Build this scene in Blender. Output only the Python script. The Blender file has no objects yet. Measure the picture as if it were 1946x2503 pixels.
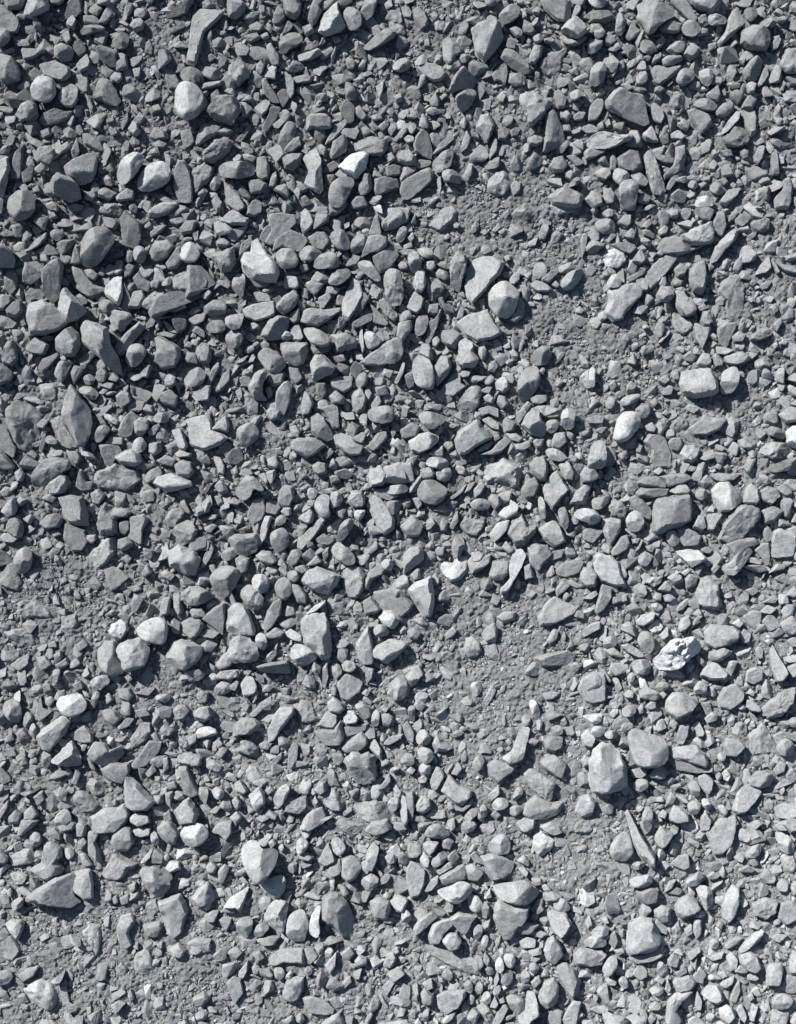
import bpy, math, random
import numpy as np

# ---------------------------------------------------------------- camera, sky, sun, exposure
S = 0.0006                                   # metres per photograph pixel: the frame is about 1.17 m wide
PW, PH = 1946, 2503
scene = bpy.context.scene
CAM_Z, REF_Z = 2.6, 0.008
cam_data = bpy.data.cameras.new('camera')
cam = bpy.data.objects.new('camera', cam_data)
scene.collection.objects.link(cam)
cam.location = (0.0, 0.0, CAM_Z)
cam_data.sensor_fit = 'VERTICAL'
cam_data.sensor_height = 24.0
cam_data.lens = 24.0 / (2 * (PH * S / 2) / (CAM_Z - REF_Z))
cam_data.clip_start = 0.05
cam_data.clip_end = 200.0
scene.camera = cam

SUN_ELEV, SUN_AZ = math.radians(37), math.radians(135)      # azimuth from +X towards +Y: upper left of the picture
world = bpy.data.worlds.new('World')
scene.world = world
world.use_nodes = True
wn = world.node_tree.nodes
sky = wn.new('ShaderNodeTexSky')
sky.sky_type = 'NISHITA'
sky.sun_disc = False
sky.sun_elevation = SUN_ELEV
sky.sun_rotation = math.radians(90) - SUN_AZ
sky.air_density = 1.2
sky.dust_density = 1.0
world.node_tree.links.new(sky.outputs['Color'], wn['Background'].inputs['Color'])
wn['Background'].inputs['Strength'].default_value = 0.05
sun_data = bpy.data.lights.new('sun', 'SUN')
sun_data.energy = 5.0
sun_data.angle = math.radians(0.9)
sun_data.color = (1.0, 0.965, 0.92)
sun = bpy.data.objects.new('sun', sun_data)
scene.collection.objects.link(sun)
sv = (math.cos(SUN_ELEV) * math.cos(SUN_AZ), math.cos(SUN_ELEV) * math.sin(SUN_AZ), math.sin(SUN_ELEV))
from mathutils import Vector
sun.rotation_euler = Vector(sv).to_track_quat('Z', 'Y').to_euler()
scene.view_settings.view_transform = 'Standard'
scene.view_settings.look = 'None'
scene.view_settings.exposure = 0.89
scene.view_settings.gamma = 1.0
scene.render.engine = 'CYCLES'
scene.cycles.max_bounces = 4
scene.cycles.diffuse_bounces = 3

rng = np.random.default_rng(11)
SUN2 = np.array([math.cos(SUN_AZ), math.sin(SUN_AZ)])

# ---------------------------------------------------------------- noise
def _hash(i, j, k, seed):
    h = (i * 374761393 + j * 668265263 + k * 2147483647 + seed * 974634777) & 0xFFFFFFFF
    h = ((h ^ (h >> 13)) * 1274126177) & 0xFFFFFFFF
    h = h ^ (h >> 16)
    return (h & 0xFFFF) / 32767.5 - 1.0

def noise(p, seed=0):
    """smooth value noise in -1..1 at the (n, 3) points p"""
    f = np.floor(p).astype(np.int64)
    t = p - f
    t = t * t * (3 - 2 * t)
    i, j, k = f[:, 0], f[:, 1], f[:, 2]
    x, y, z = t[:, 0], t[:, 1], t[:, 2]
    def c(a, b, d): return _hash(i + a, j + b, k + d, seed)
    x00 = c(0,0,0) * (1-x) + c(1,0,0) * x
    x10 = c(0,1,0) * (1-x) + c(1,1,0) * x
    x01 = c(0,0,1) * (1-x) + c(1,0,1) * x
    x11 = c(0,1,1) * (1-x) + c(1,1,1) * x
    return (x00 * (1-y) + x10 * y) * (1-z) + (x01 * (1-y) + x11 * y) * z

def noise2(x, y, scale, seed=0):
    return noise(np.stack([x * scale, y * scale, np.full_like(x, 0.37)], 1), seed)

def bump_profile(x, y, scale, seed):
    return 1 - np.abs(noise2(x, y, scale, seed))

# where the photograph shows fine dirt rather than gravel: x, y, radius in photo pixels, amount
FINES = [(1260,500,190,1),(1420,860,170,1),(1200,1660,270,1),(1640,1580,130,.5),(1370,2040,190,.9),(150,2400,200,.9),(130,1450,170,.9),
         (620,1090,110,.7),(420,2330,260,1),(920,2380,150,.6),(1780,1040,150,.7),(1740,420,110,.6),(740,1900,140,.6),(430,110,110,.9),
         (1500,2110,170,.8),(1870,600,110,.7),(330,1700,150,.6),(1000,90,120,.8),(860,1660,150,.7),(340,300,110,.6),(1120,560,120,.8),
         (1450,1500,130,.5),(600,2480,200,.9),(60,1800,120,.7),(250,2130,130,.8),(1000,1780,120,.6),(1340,330,80,.5),
         (1820,2350,260,.5),(1720,1950,190,.4),(1900,1480,210,.45),(1900,650,170,.6),(1800,1250,110,.6),(1250,2400,130,.4)]
def fineness(px, py):
    f = np.zeros_like(px)
    for x, y, r, a in FINES:
        f = np.maximum(f, a * np.exp(-((px - x) ** 2 + (py - y) ** 2) / (1.35 * r * r)))
    return np.clip(f * (0.85 + 0.45 * noise2(px, py, 1 / 70.0, 21)), 0, 1)

def ground_z(x, y):
    """height of the bare dirt, metres"""
    px, py = x / S + PW / 2, PH / 2 - y / S
    z = 0.010 * noise2(x, y, 3.1, 1) + 0.005 * noise2(x, y, 9.0, 2) + 0.0022 * noise2(x, y, 31.0, 3)
    # the bank: the lower right leans towards the sun, the upper left away from it
    u = np.clip((x * 0.6 - y * 0.8), -1.2, 1.2)
    z = z + 0.055 * u * u
    return z + 0.007 * fineness(px, py)

# every stone that can be told apart in the photograph: shape and tone | label | outline | break lines
STONES = '''
@0,0
f4|flat dark smooth slab, above left of the bright round stone up left|0,13 7,12 20,22 23,27 21,35 10,36 -6,36 -6,13
a4||10,0 16,-3 21,-2 27,10 24,16 13,17 10,8
a8|bright tilted wedge, above the bright round stone up left|30,1 36,-3 43,-1 47,12 46,16 38,20 31,24 26,22 28,15 30,10|46,14,30,23,0.8
r4||46,0 54,-4 61,-2 59,10 54,13 47,10
f2||68,1 73,5 73,18 63,24 59,22 60,11
f7||65,20 68,24 66,32 61,29 61,25
r5||2,37 7,32 13,33 16,38 13,44 7,48 2,45|3,42,15,38,0.7
a6||50,44 56,42 63,45 66,50 63,56 55,57 50,52|51,50,64,47,0.9
a5|faceted wedge, just above left of the bright round stone up left|5,54 7,52 18,55 23,66 22,74 9,77 2,68|12,66,14,54,0.6
f6|pale grey slab, just above right of the bright round stone up left|37,59 50,56 62,62 63,69 56,73 49,71 40,66
r8|bright round stone, well left of the bright upper-left egg stone|33,76 36,71 44,70 51,74 52,84 48,90 41,92 33,89 31,82|48,72,49,90,0.7
k6||53,86 55,81 64,74 70,82 67,92 63,95 55,92
a3|dark humped block, just left of the bright round stone up left|8,86 13,81 20,84 27,79 34,90 24,95 15,95|10,90,30,84,0.8
k6||18,102 23,92 30,89 36,93 37,101 31,105 22,106|20,104,36,95,0.7
a3|long dark rod, just below right of the bright round stone up left|36,105 41,98 50,94 58,97 66,96 62,102 52,107 41,109|40,103,62,98,0.6
a4|triangular stone with a split edge, right of the bright round stone up left|87,69 96,72 103,88 100,93 94,92 88,88 81,88 84,75|87,70,87,90,0.5
a4||83,46 90,44 101,49 100,60 95,61 87,55|84,48,95,47,0.7
r4||97,41 103,34 110,34 111,44 106,48 98,46
f6||67,59 76,50 79,57 77,62 70,66
f4||65,68 76,63 77,81 73,82 66,76
a6||111,28 114,23 121,22 124,26 122,31 116,33
a5||114,16 118,13 124,14 126,18 122,22 115,20
r8|large bright egg-shaped stone, well right of the bright round stone up left|150,75 156,72 166,76 172,85 168,100 157,105 151,101 147,90
r3||151,66 156,61 163,60 170,65 172,72 166,76 155,73
f4||137,59 147,63 151,72 150,77 142,78
a3||163,0 168,0 165,5 157,18 148,20 139,21 150,12 158,7
a7||94,70 98,65 104,66 105,70 101,74 96,73
a7||109,110 113,104 117,106 119,114 115,117 110,114
a4||71,115 76,114 86,121 89,128 86,130 73,124
a6|pale block leaning on a darker block, below right of the bright round stone up left|57,142 66,135 77,131 84,134 83,145 79,154 70,157 60,150|61,150,84,140,0.8
a5|dark-faced block with a pale top, below the bright round stone up left|48,155 53,149 62,152 70,158 71,167 62,172 50,166|48,161,64,151,1.1
r8|bright oval stone, below left of the bright upper-left egg stone|100,149 106,136 115,131 122,134 122,140 112,154 105,157 101,154
r8|bright rounded cobble, below left of the bright upper-left egg stone|117,156 119,149 128,140 137,138 144,142 144,152 138,158 126,162 119,161
a5|long upright grey stone, below the bright upper-left egg stone|145,146 149,136 155,136 160,145 162,160 161,170 151,170 146,160
f7|pale slab, below left of the bright round stone up left|-4,142 0,140 11,134 13,143 11,152 7,168 0,165 -5,160
f2||15,131 24,123 25,125 21,150 19,152 11,151
f3||21,147 31,139 32,144 29,153 23,155
r4|broad round stone, above the hollow-shouldered chunk|12,168 20,162 27,161 33,167 34,178 28,184 18,187 10,178
f4||151,111 160,109 163,121 154,127
a4||73,19 84,19 90,27 85,29 74,26
a5||82,35 90,31 94,34 90,45 82,40
r4||70,33 78,29 88,29 94,33 84,34 72,36
a5||85,27 92,14 98,19 92,27
a6||130,44 127,38 124,42 123,50 129,51
a4||142,30 155,25 157,28 145,34
f5||113,62 120,61 119,69 115,70
a4||100,56 108,50 110,62 100,64
r5||100,50 106,49 109,54 102,57
a4||88,59 98,64 93,71 87,66
f3||22,73 33,61 40,67 30,74 22,78
a4||20,77 28,73 31,77 27,81 20,80
f5||23,47 33,47 41,49 33,55 25,56
a5||22,40 29,39 31,45 24,46
r5||35,46 42,46 42,51 35,50
f6||6,50 17,46 18,49 9,52
f6||56,36 62,32 64,40 60,43
f2||64,41 70,38 76,47 70,53 65,48
a6||45,138 50,128 60,121 63,126 55,131
a4||37,113 45,110 47,116 40,119
a4||62,110 70,107 73,113 70,117
a5||103,106 109,95 109,104 104,112
a6||94,114 99,110 101,115 96,117
a4||91,103 97,100 98,105 92,107
a4||129,121 135,118 141,122 137,126 130,125
a4||126,127 133,124 135,131 127,132
r4||103,134 106,120 110,120 109,133 105,136
a5||84,160 89,158 100,163 93,169 84,166
a5||98,166 108,158 114,161 113,168 100,170
a5||90,143 95,138 98,145 94,147
a5||30,159 35,156 37,162 31,163
a5||125,117 130,108 140,112 142,118 130,119
r4||136,110 140,107 143,111 138,113
a5||128,92 134,90 137,95 130,97
f7||60,108 64,101 66,101 63,110
f3||7,126 13,115 18,117 15,125
a4||24,113 33,119 42,124 40,130 30,125
f7||153,51 156,51 158,57 155,59
@480,0
f6|long pale flat slab, above the bright upper-left egg stone|0,17 5,14 26,15 24,19 9,33 5,48 2,60 -6,58 -4,45 -2,28
a5||28,3 38,4 43,10 42,15 35,21 28,20 27,10
a3||69,8 74,13 75,20 70,24 65,24 64,18|69,9,66,23,-0.5
a4|tall grey block, just left of the ridged bright block up top|74,0 85,-2 88,8 87,18 82,21 76,18 73,8
a5||100,-1 106,1 106,6 103,10 105,14 100,24 97,26 93,22 95,12|104,2,97,24,0.7
a4||106,6 116,2 117,7 110,12 103,13
a8|big bright ridged block, well above the brilliant white wedge|112,11 118,6 119,14 122,20 125,26 120,30 108,34 102,31 104,24 107,16|119,10,109,33,0.8
a3||118,5 126,0 132,-2 130,6 121,11 118,9
r6||122,17 125,11 130,11 137,15 138,25 133,30 127,29
r5||143,0 151,-2 150,10 146,18 140,21 136,16 139,9
a5||138,43 150,33 158,28 166,31 164,35 155,40 144,45|138,43,166,33,0.9
e5||154,19 160,11 170,9 172,24 165,27 158,24
r3||70,38 77,31 84,31 90,36 86,42 78,45 75,48 70,46
k2||87,41 92,36 97,38 101,34 102,41 96,46 88,47
f7||85,49 95,47 102,44 105,48 95,53 86,54
a6||104,46 113,41 115,45 106,53 103,51
a4||76,62 81,53 87,55 90,60 81,64|77,60,86,55,0.6
f6||74,62 79,66 82,70 82,80 79,85 76,80 75,70
a3||80,67 92,64 97,67 96,71 84,72
k6|pale ragged-edged slab, above right of the bright upper-left egg stone|28,60 36,53 41,55 46,64 45,69 40,71 36,77 32,73 27,66
r4||3,61 10,60 17,60 24,65 22,70 14,71 7,67
r2||-8,63 0,61 6,70 4,75 -4,74
f6||3,77 9,73 25,71 22,75 12,77 4,79
k4|coarse pitted stone, just right of the bright upper-left egg stone|10,95 18,83 26,82 35,85 38,93 34,103 28,107 18,103 12,100
r3|smooth dark boulder-like stone, just right of the bright upper-left egg stone|-4,76 4,79 10,85 11,92 5,98 0,102 -8,95
f5||55,70 59,69 67,82 70,88 64,88 57,81
f3||67,81 72,76 75,76 78,84 73,92 70,88
f6||49,93 57,86 63,88 60,95 55,100
f2||62,90 71,92 66,103 58,115 55,108 60,98
a6|pale arched stone, above left of the brilliant white wedge|92,101 96,97 108,97 113,102 112,109 104,110 97,109 92,111|92,106,112,106,0.8
a3||98,108 107,107 108,115 104,121 98,116
f2||119,91 124,84 132,90 131,103 127,105 120,96
f5||115,107 126,99 126,104 113,119 107,122 109,117
a5||114,119 123,113 126,118 125,127 113,134 111,130|114,127,126,117,0.7
r4||68,122 70,113 76,103 83,105 84,112 78,122 72,126
k5||72,127 80,117 86,116 88,123 81,128 72,130
a4||1,120 4,110 8,104 22,108 20,113 10,119 2,124|2,119,22,111,0.8
k5|rough pale-topped stone, below right of the bright upper-left egg stone|6,131 17,119 26,117 33,121 28,130 16,138 9,137|10,134,33,123,0.8
f2||33,119 40,111 46,104 47,109 38,121
r5|long rounded stone, below right of the bright upper-left egg stone|20,141 28,138 45,138 50,142 48,149 36,152 25,150 21,147
a5||51,133 59,132 62,141 61,150 55,152 51,148
a4||70,131 80,129 89,129 87,138 80,144 74,142|73,141,88,131,0.7
a7|tall pale ridged stone, just left of the brilliant white wedge|89,134 93,128 100,125 104,135 105,147 106,160 103,163 95,159 90,155 94,145|100,126,98,162,0.8
a5||101,123 104,121 109,125 107,132 103,130
k4|broad ragged slab, just above right of the brilliant white wedge|131,120 146,114 160,118 158,126 154,131 146,131 138,127 132,126
a9|brilliant white wedge, well above right of the bright upright rock|118,140 128,130 139,127 143,130 141,142 133,150 125,146|138,128,129,148,0.7
f3||105,143 110,137 118,133 120,138 114,143 106,146
a4||106,146 116,146 115,152 111,156 107,151
r5|large rounded oblong stone, just below left of the brilliant white wedge|112,155 120,149 130,149 131,155 126,165 122,174 113,175 110,165
a3||132,163 139,145 145,146 146,158 141,163|140,146,139,163,-0.4
a4|blocky stone with a dark underside, just below right of the brilliant white wedge|147,158 148,149 156,147 167,150 168,156 160,160 150,164|148,161,167,151,0.8
a4||157,140 164,137 170,139 170,146 158,147
k4|mottled knobbly stone, below the bright upper-left egg stone|0,142 8,136 16,142 14,150 6,158 3,163 -6,160 -5,148
r5||12,158 16,149 21,149 22,155 17,162
f6||24,152 30,158 37,165 42,174 35,178 26,172
a4||43,152 53,151 60,155 55,162 46,163
a6||62,147 67,144 68,150 66,158 61,157
a4||127,170 133,163 140,164 143,172 130,175
a6||51,58 55,54 58,58 55,66 51,63
a4||59,42 63,39 70,50 70,58 64,58 60,50
a4||45,26 52,22 58,26 54,31 46,30
a7||54,34 60,31 62,35 57,37
f6||112,33 119,33 121,37 115,39
a5||88,26 96,24 99,30 92,34
f5||72,32 77,21 82,25 79,29
a4||40,34 52,31 55,36 46,40
f6||42,81 46,72 51,76 46,84
a3||13,82 20,77 22,83 15,88
f7||149,74 156,69 155,78 152,85
a4||116,76 127,79 122,81 117,79
a5||132,91 136,89 142,98 138,102 133,97
r7||100,87 105,84 104,90 100,91
a5||97,94 107,91 108,94 99,96
a5||158,109 163,103 167,107 162,114
a5||163,117 171,108 172,115 166,119
a5||144,98 152,95 155,100 147,102
a5||150,107 157,101 160,105 155,111
r4||137,109 141,105 146,112 139,115
a6||31,134 36,130 40,132 38,137 32,138
a6||39,130 46,130 51,133 48,137 41,135
a5||43,128 47,125 49,129 45,131
a5||124,52 128,49 133,54 131,60 126,60
a6||156,130 162,127 166,133 160,137
a5||148,136 147,142 151,143 156,149 146,148
a5||75,166 83,163 84,169 77,171
a4||83,155 89,153 94,159 87,162
a6||162,60 170,52 171,62
a4||86,166 91,163 97,170 90,173
@960,0
a4||16,11 21,8 27,13 30,20 28,25 23,28 18,20
e6||-4,20 4,18 10,24 12,30 7,34 -2,34
f5||7,9 12,6 16,13 15,18 9,17
r4||76,2 82,-2 90,0 87,6 80,9 76,6
r6||87,17 92,11 99,7 105,11 103,19 94,24 89,23|89,23,105,14,0.6
a7|large pale faceted boulder-like stone with a dark right face right of the ridged bright block|65,26 72,22 83,18 88,22 91,35 87,42 76,55 68,48 67,37|86,21,74,53,1.0
a6|pale triangular block, just below left of the big faceted boulder up top|41,37 46,33 55,40 58,45 52,50 50,55 46,57 42,52
r6||54,49 59,47 64,49 62,54 57,55
a5||62,55 66,52 78,55 80,60 72,64 65,66|62,57,80,59,0.6
f5||82,64 86,58 94,53 95,64 93,72 89,69 84,69
a4|long dark-edged bar, just below right of the big faceted boulder up top|89,51 93,43 99,44 108,52 113,56 114,63 107,64 98,59|89,50,114,57,0.8
a7||112,51 117,40 124,41 122,50 117,56 113,55
e4|flat cracked rounded slab, above the tall ridged blade|120,58 122,50 128,44 140,41 146,41 141,52 139,62 133,65 126,65
f5|smooth rectangular slab with a dark right face, right of the big faceted boulder up top|122,4 125,0 137,2 147,4 147,14 144,21 136,20 130,16 125,11|141,3,138,20,0.9
f7||150,9 155,5 155,12 149,20 147,19
r8||160,1 166,-3 174,-2 176,6 172,11 164,9
f2||157,17 165,11 172,12 176,18 170,22 162,20
a7|pale pointed stone, left of the slate-grey slab up top|138,29 144,21 151,17 159,25 159,31 152,37 147,35|143,29,152,36,-0.4
r4||137,33 143,32 150,38 158,33 160,36 152,41 142,39
a5||163,23 170,22 176,30 172,33 163,31
r6||160,44 162,36 168,35 174,37 171,44 163,49
r6||162,69 163,60 170,54 176,56 175,68 168,75 162,73
k7|bright rough-topped plate, just above left of the tall ridged blade|106,80 115,78 125,83 133,86 128,95 120,102 114,106 110,97 105,89|108,97,127,97,0.6
a5|tall ridged blade, left of the dome-topped slab|126,96 132,91 136,97 141,111 142,118 137,124 128,127 124,128 126,113|131,91,130,126,0.7
r3||133,127 140,122 144,117 146,122 140,129
a6||133,78 138,76 144,84 142,91 136,92
r8||145,81 151,77 157,78 155,84 148,87
f6|pale oval slab, below left of the big faceted boulder up top|19,58 27,54 35,55 40,57 44,63 40,69 34,70 27,66
r5||0,57 4,53 10,51 15,55 14,60 8,63 1,62
a5|dark-sided pyramid, just below left of the big faceted boulder up top|46,78 51,66 58,58 62,63 70,69 66,76 55,78 47,80|57,59,47,79,0.8
r5||51,84 60,78 66,77 69,81 66,88 62,93 57,95 53,91|53,84,63,78,0.8
a6|mottled upright stone, left of the tall ridged blade|69,105 73,97 80,96 84,104 83,110 78,121 72,113 69,110
a6||90,103 95,97 100,98 99,104 94,107
f6||63,131 72,121 78,124 80,131 76,135 65,135|64,131,80,132,0.6
f7||80,129 84,115 87,118 86,127 80,134
f4|smooth dark arrowhead-shaped slab, right of the brilliant white wedge|17,121 20,113 25,108 30,113 33,127 32,133 25,131 18,127
f7||33,129 40,119 49,112 51,116 45,122 35,129
f7||9,116 13,113 18,115 18,119 12,120
a5||2,115 8,107 12,107 12,111 3,119
a5||3,130 8,126 14,125 20,133 19,138 12,139 5,136
f5||16,138 22,133 32,134 31,138 22,141
k6||33,138 39,129 46,126 51,126 50,133 47,141 38,145 34,143
f5|large flat slanting slab, right of the brilliant white wedge|7,153 15,147 24,142 31,140 34,145 32,152 22,160 13,166 8,166 6,160
a6||6,148 9,139 18,139 20,142 11,149 7,153
k6||40,146 45,142 51,143 57,149 55,154 49,153 42,152|41,151,56,150,0.8
f6||36,150 40,146 41,156 39,163
a6||57,149 60,143 63,136 67,138 66,145 62,152
e6|dusty half-buried stone, below left of the tall ridged blade|78,150 88,143 95,141 99,147 97,158 90,164 80,160
a3||112,133 117,127 125,132 123,138 114,143 111,140|117,127,113,142,0.6
a5||97,136 101,128 106,132 107,141 102,144 98,141
a5||97,155 101,150 107,152 106,160 100,164
a5||129,140 133,132 140,130 145,138 141,144 133,144
f6||143,130 150,129 159,136 152,139
a6||142,143 147,141 151,145 148,151 143,148
r6||145,155 150,149 155,148 154,154 147,156
a6|pale wedge-shaped stone, below the tall ridged blade|136,158 143,153 150,158 158,163 156,172 145,174 134,172 128,164
a6||159,166 165,159 173,162 174,170 166,174
f6||156,107 163,104 170,107 171,111 160,112
f7||147,110 156,107 155,111 149,113
f6||160,117 170,114 175,121 166,122 161,121
a6||158,127 166,121 176,122 176,128 160,134|158,131,176,128,0.9
r5||115,34 121,31 125,34 122,39 117,39
a6||125,35 131,34 134,37 130,39 125,38
a6||96,27 101,24 107,28 107,33 102,34
a4||107,26 108,19 115,23 118,29 114,32 108,30
a5||106,12 109,11 111,17 107,19
r5||101,4 106,2 109,6 105,8
a5||115,11 119,8 123,11 121,15 116,14
a5||85,110 93,107 97,112 93,118 87,117
a5||97,110 102,107 106,108 103,114 98,115
a5||111,116 118,113 125,118 119,123 112,122
a5||86,82 90,77 94,81 91,88 87,86
r6||55,104 59,98 62,102 60,109 56,107
a6||64,110 70,112 72,117 66,115
a6||57,120 61,109 65,116 62,124 56,128
a5||138,96 144,93 148,97 145,103 139,100
a5||149,98 154,94 160,95 157,101 150,101
a5||140,105 147,105 148,111 141,110
a5||149,120 153,116 159,119 158,126 152,124
a5||21,35 24,33 26,38 22,40
a5||26,36 30,33 31,41 26,41
a5||30,85 36,78 39,85 38,91 32,91
a6||12,97 17,95 21,98 18,100 12,99
a6||0,82 7,79 9,85 3,87
r6||13,108 17,102 20,107 17,113 14,112
@1446,0
r5|large smooth slate-grey boulder-like slab, above the dome-topped slab|36,7 43,3 50,6 60,8 67,13 64,19 55,24 50,31 44,33 41,26 35,20 37,14
k6||18,30 19,22 20,14 25,14 27,24 25,31 21,32
a5||27,33 31,22 35,18 36,25 40,27 36,33 30,36
f6||64,0 72,-3 78,4 86,17 85,19 79,19 71,11 65,5
a6|pale block on the top edge, right of the slate-grey slab up top|78,1 90,-4 104,-2 105,6 99,14 93,12 86,10 81,6|80,4,104,10,0.5
a5||94,10 98,4 105,4 104,12 99,15 94,14
k3||86,18 90,14 94,14 97,22 92,25 87,22
k6||94,16 102,14 111,18 110,22 100,24 96,23
a6|pale club-shaped stone, right of the slate-grey slab up top|103,37 110,28 112,18 116,11 120,9 125,17 127,20 121,26 112,35 106,40
r2||125,10 130,8 136,9 137,14 133,20 127,19
r5||138,21 144,18 150,16 152,24 145,25 139,24
a4|big dark block with a shadowed right half, right of the slate-grey slab up top|124,27 133,22 140,23 147,29 147,38 143,44 128,43 122,38|137,22,139,44,0.8
f6||103,42 113,39 118,34 120,38 112,44 104,48
r6||73,25 78,19 85,20 90,26 88,30 82,34 75,31
a5||54,24 62,19 70,20 74,22 72,29 65,30 56,28
a6||85,29 91,25 96,26 95,30 87,32
r4||37,40 43,35 50,38 53,44 48,48 41,46
a6||51,38 58,31 60,36 57,41 53,43
a5||60,43 69,36 78,37 76,45 68,48
a5||74,46 78,40 85,38 90,42 87,48 81,52 75,49
a6||57,52 62,48 74,48 74,52 67,56 59,57|57,55,74,49,0.9
a3||50,70 53,60 62,57 74,55 72,60 64,67 55,73
f6||48,60 52,56 62,57 55,62 51,68
r5||69,66 74,59 82,59 85,64 81,71 74,74 69,71
r7||87,63 92,59 99,60 100,67 96,74 90,71
r5||35,69 39,61 44,61 46,66 44,71 38,73
a4||124,60 132,50 136,47 141,53 139,62 134,69 126,67|134,50,126,66,0.8
f6||137,71 142,58 145,55 146,64 141,72 138,73
k5|tall rough slab by the right edge, well right of the slate-grey slab up top|155,53 158,46 167,41 176,42 176,62 165,63 156,61
f4||160,65 168,63 176,63 176,72 165,72
e7||154,80 160,75 170,75 176,78 176,86 160,86
f6|large smooth dome-topped slab, right of the tall ridged blade|10,87 18,78 23,75 30,80 41,82 43,92 47,103 42,106 30,102 18,96 11,93
f6||-2,90 3,84 8,83 10,88 7,96 3,101 -4,102
f6||47,91 52,86 59,92 60,98 57,104 51,101
k7|long ragged pale plate, just below left of the dome-topped slab|-4,117 6,111 15,113 26,115 31,113 33,117 24,121 12,126 -4,124|-4,123,30,118,0.9
a6||42,112 49,105 52,110 55,119 48,119 43,117
a3||55,114 59,110 64,111 64,119 58,121
f7||65,112 71,109 78,114 74,117 66,116
a5||70,105 75,100 81,102 79,110 74,108
a5|broad triangular slab, right of the dome-topped slab|79,93 84,91 97,96 100,102 96,108 89,113 86,106 82,101
r4||83,88 89,83 97,84 104,88 101,93 94,94 86,91
a5||102,94 108,87 114,85 118,89 116,94 110,98 103,97|102,94,118,90,0.7
f8||106,112 112,102 119,94 122,95 121,101 112,110 107,113
e2|dark slope of smooth slate, right of the dome-topped slab|106,116 114,112 121,102 126,102 130,117 126,123 113,124
f5||123,93 135,92 136,98 136,112 131,115 126,105
a3||114,78 119,75 126,78 125,83 121,88 115,83
a4||127,83 131,79 138,78 136,85 133,92 127,93 123,91
a6||127,72 131,69 136,71 134,79 129,79
k6|long pale plank with a broken end, below the dome-topped slab|43,130 48,125 52,130 57,145 61,160 55,163 50,161 47,150 44,140
a4||51,130 57,129 68,132 67,136 59,136 53,133
a5||69,122 77,121 78,131 74,142 66,147 60,150 59,146 67,138 69,131
a5||61,158 65,148 72,142 76,145 71,150 64,159
r6||16,148 20,140 26,142 32,147 28,152 21,155
r6||31,146 37,143 44,147 47,152 43,156 37,154
r7|smooth pale upright cobble, above the chalky white stone|21,158 25,152 31,151 38,155 36,166 35,174 24,174
a6||2,144 8,140 14,140 16,146 11,151 4,148
a3|dark scooped stone, below the dome-topped slab|20,132 30,125 40,127 43,140 36,145 26,143 21,138
r5||97,157 101,151 107,154 110,160 105,163 99,161
r6||79,155 82,150 87,151 88,156 84,158
r8||85,168 91,163 98,164 102,172 86,174
f7||105,169 113,158 124,156 121,162 112,171|107,171,123,159,0.7
a5|broad slab half in shadow, well below right of the dome-topped slab|151,166 157,158 158,150 164,147 167,155 166,166 163,174 152,174
a6||134,130 138,122 144,122 142,131 137,138 134,135
a4||121,126 126,123 131,126 130,131 125,133
a4||148,135 149,124 153,125 154,138 155,146 149,146
f6||144,111 150,107 160,107 157,110 147,114
f6||134,120 140,115 143,119 136,122
r5||0,28 5,24 10,30 8,35 2,36
r5||-2,64 3,56 7,55 10,58 6,66 1,73 -4,74
a5||9,33 14,28 20,36 15,41 10,39
a5||12,44 21,37 24,42 18,46
a6||0,38 5,37 4,45 -2,48
a3||-4,13 4,11 14,11 18,17 10,22 -4,21
e5||62,80 72,75 78,82 77,90 66,90
a4||94,80 104,70 107,80 104,86 97,84
a6||52,74 56,73 60,76 55,79 51,78
r4||33,77 40,74 46,76 40,80
a5||23,72 29,70 34,75 28,78
a4||21,53 26,51 27,58 22,60
a5||42,50 45,47 49,49 47,53
a5||49,54 51,47 57,45 57,50 51,55
a7||36,59 40,52 44,53 45,60 39,61
r6||35,52 39,47 42,49 39,55
a5||97,44 96,38 102,36 103,41
f5||148,37 153,32 157,34 153,42 148,43
a6||152,17 158,15 163,17 158,21 153,20
a6||150,12 153,8 158,11 157,15
a6||121,51 124,47 127,51 125,56
r6||98,128 101,124 104,130 101,133
a6||97,137 101,133 104,137 101,143 97,141
a6||106,126 115,125 117,130 110,131
a6||78,148 83,145 90,148 89,151 79,150
a6||92,147 99,146 98,151 93,151
a6||88,153 93,151 97,153 91,157
a6||105,150 110,148 113,152 109,155
f4||65,162 72,157 79,162 77,168 70,168
a4||37,165 42,160 50,164 46,170 38,169
a5||15,131 18,127 21,133 19,143 15,142
a6||4,105 9,101 10,108 6,109
a5||11,103 14,99 16,105 12,107
a4||17,104 28,101 25,110 18,108
a7||0,162 4,164 6,169 0,173 -5,166
@0,500
r5|large flat-topped rounded stone with a scarred face, just above the white pointed flake|71,42 73,31 80,24 90,22 96,26 99,33 94,42 86,51 79,54 71,52
a3|tall dark slab with chipped shoulders, above the white pointed flake|102,14 106,7 113,12 119,18 119,32 114,38 106,36 103,28
a7|two-faced block with a dark right face at left edge, above left of the hollow-shouldered chunk|-5,40 0,38 8,36 12,40 16,47 15,55 4,55 -3,52|8,38,2,53,1.0
r4||6,62 9,56 15,56 18,63 16,72 12,76 7,72
f6||24,42 32,32 42,25 42,29 36,36 27,41
a4|tall dark prism with a pale vein, just above the hollow-shouldered chunk|38,58 46,50 53,47 56,54 54,64 52,79 46,84 41,78 39,66|39,58,55,53,0.5
a6|large pale chunk with a hollowed right shoulder, left of the white pointed flake|27,84 38,80 44,84 51,88 57,94 60,99 52,106 38,110 28,111 25,96|35,82,31,110,0.35
a7|pale upright peak with a dark right flank, just above right of the hollow-shouldered chunk|51,90 54,75 58,71 63,77 72,86 75,90 66,98 58,100|64,74,60,100,0.9
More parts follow.
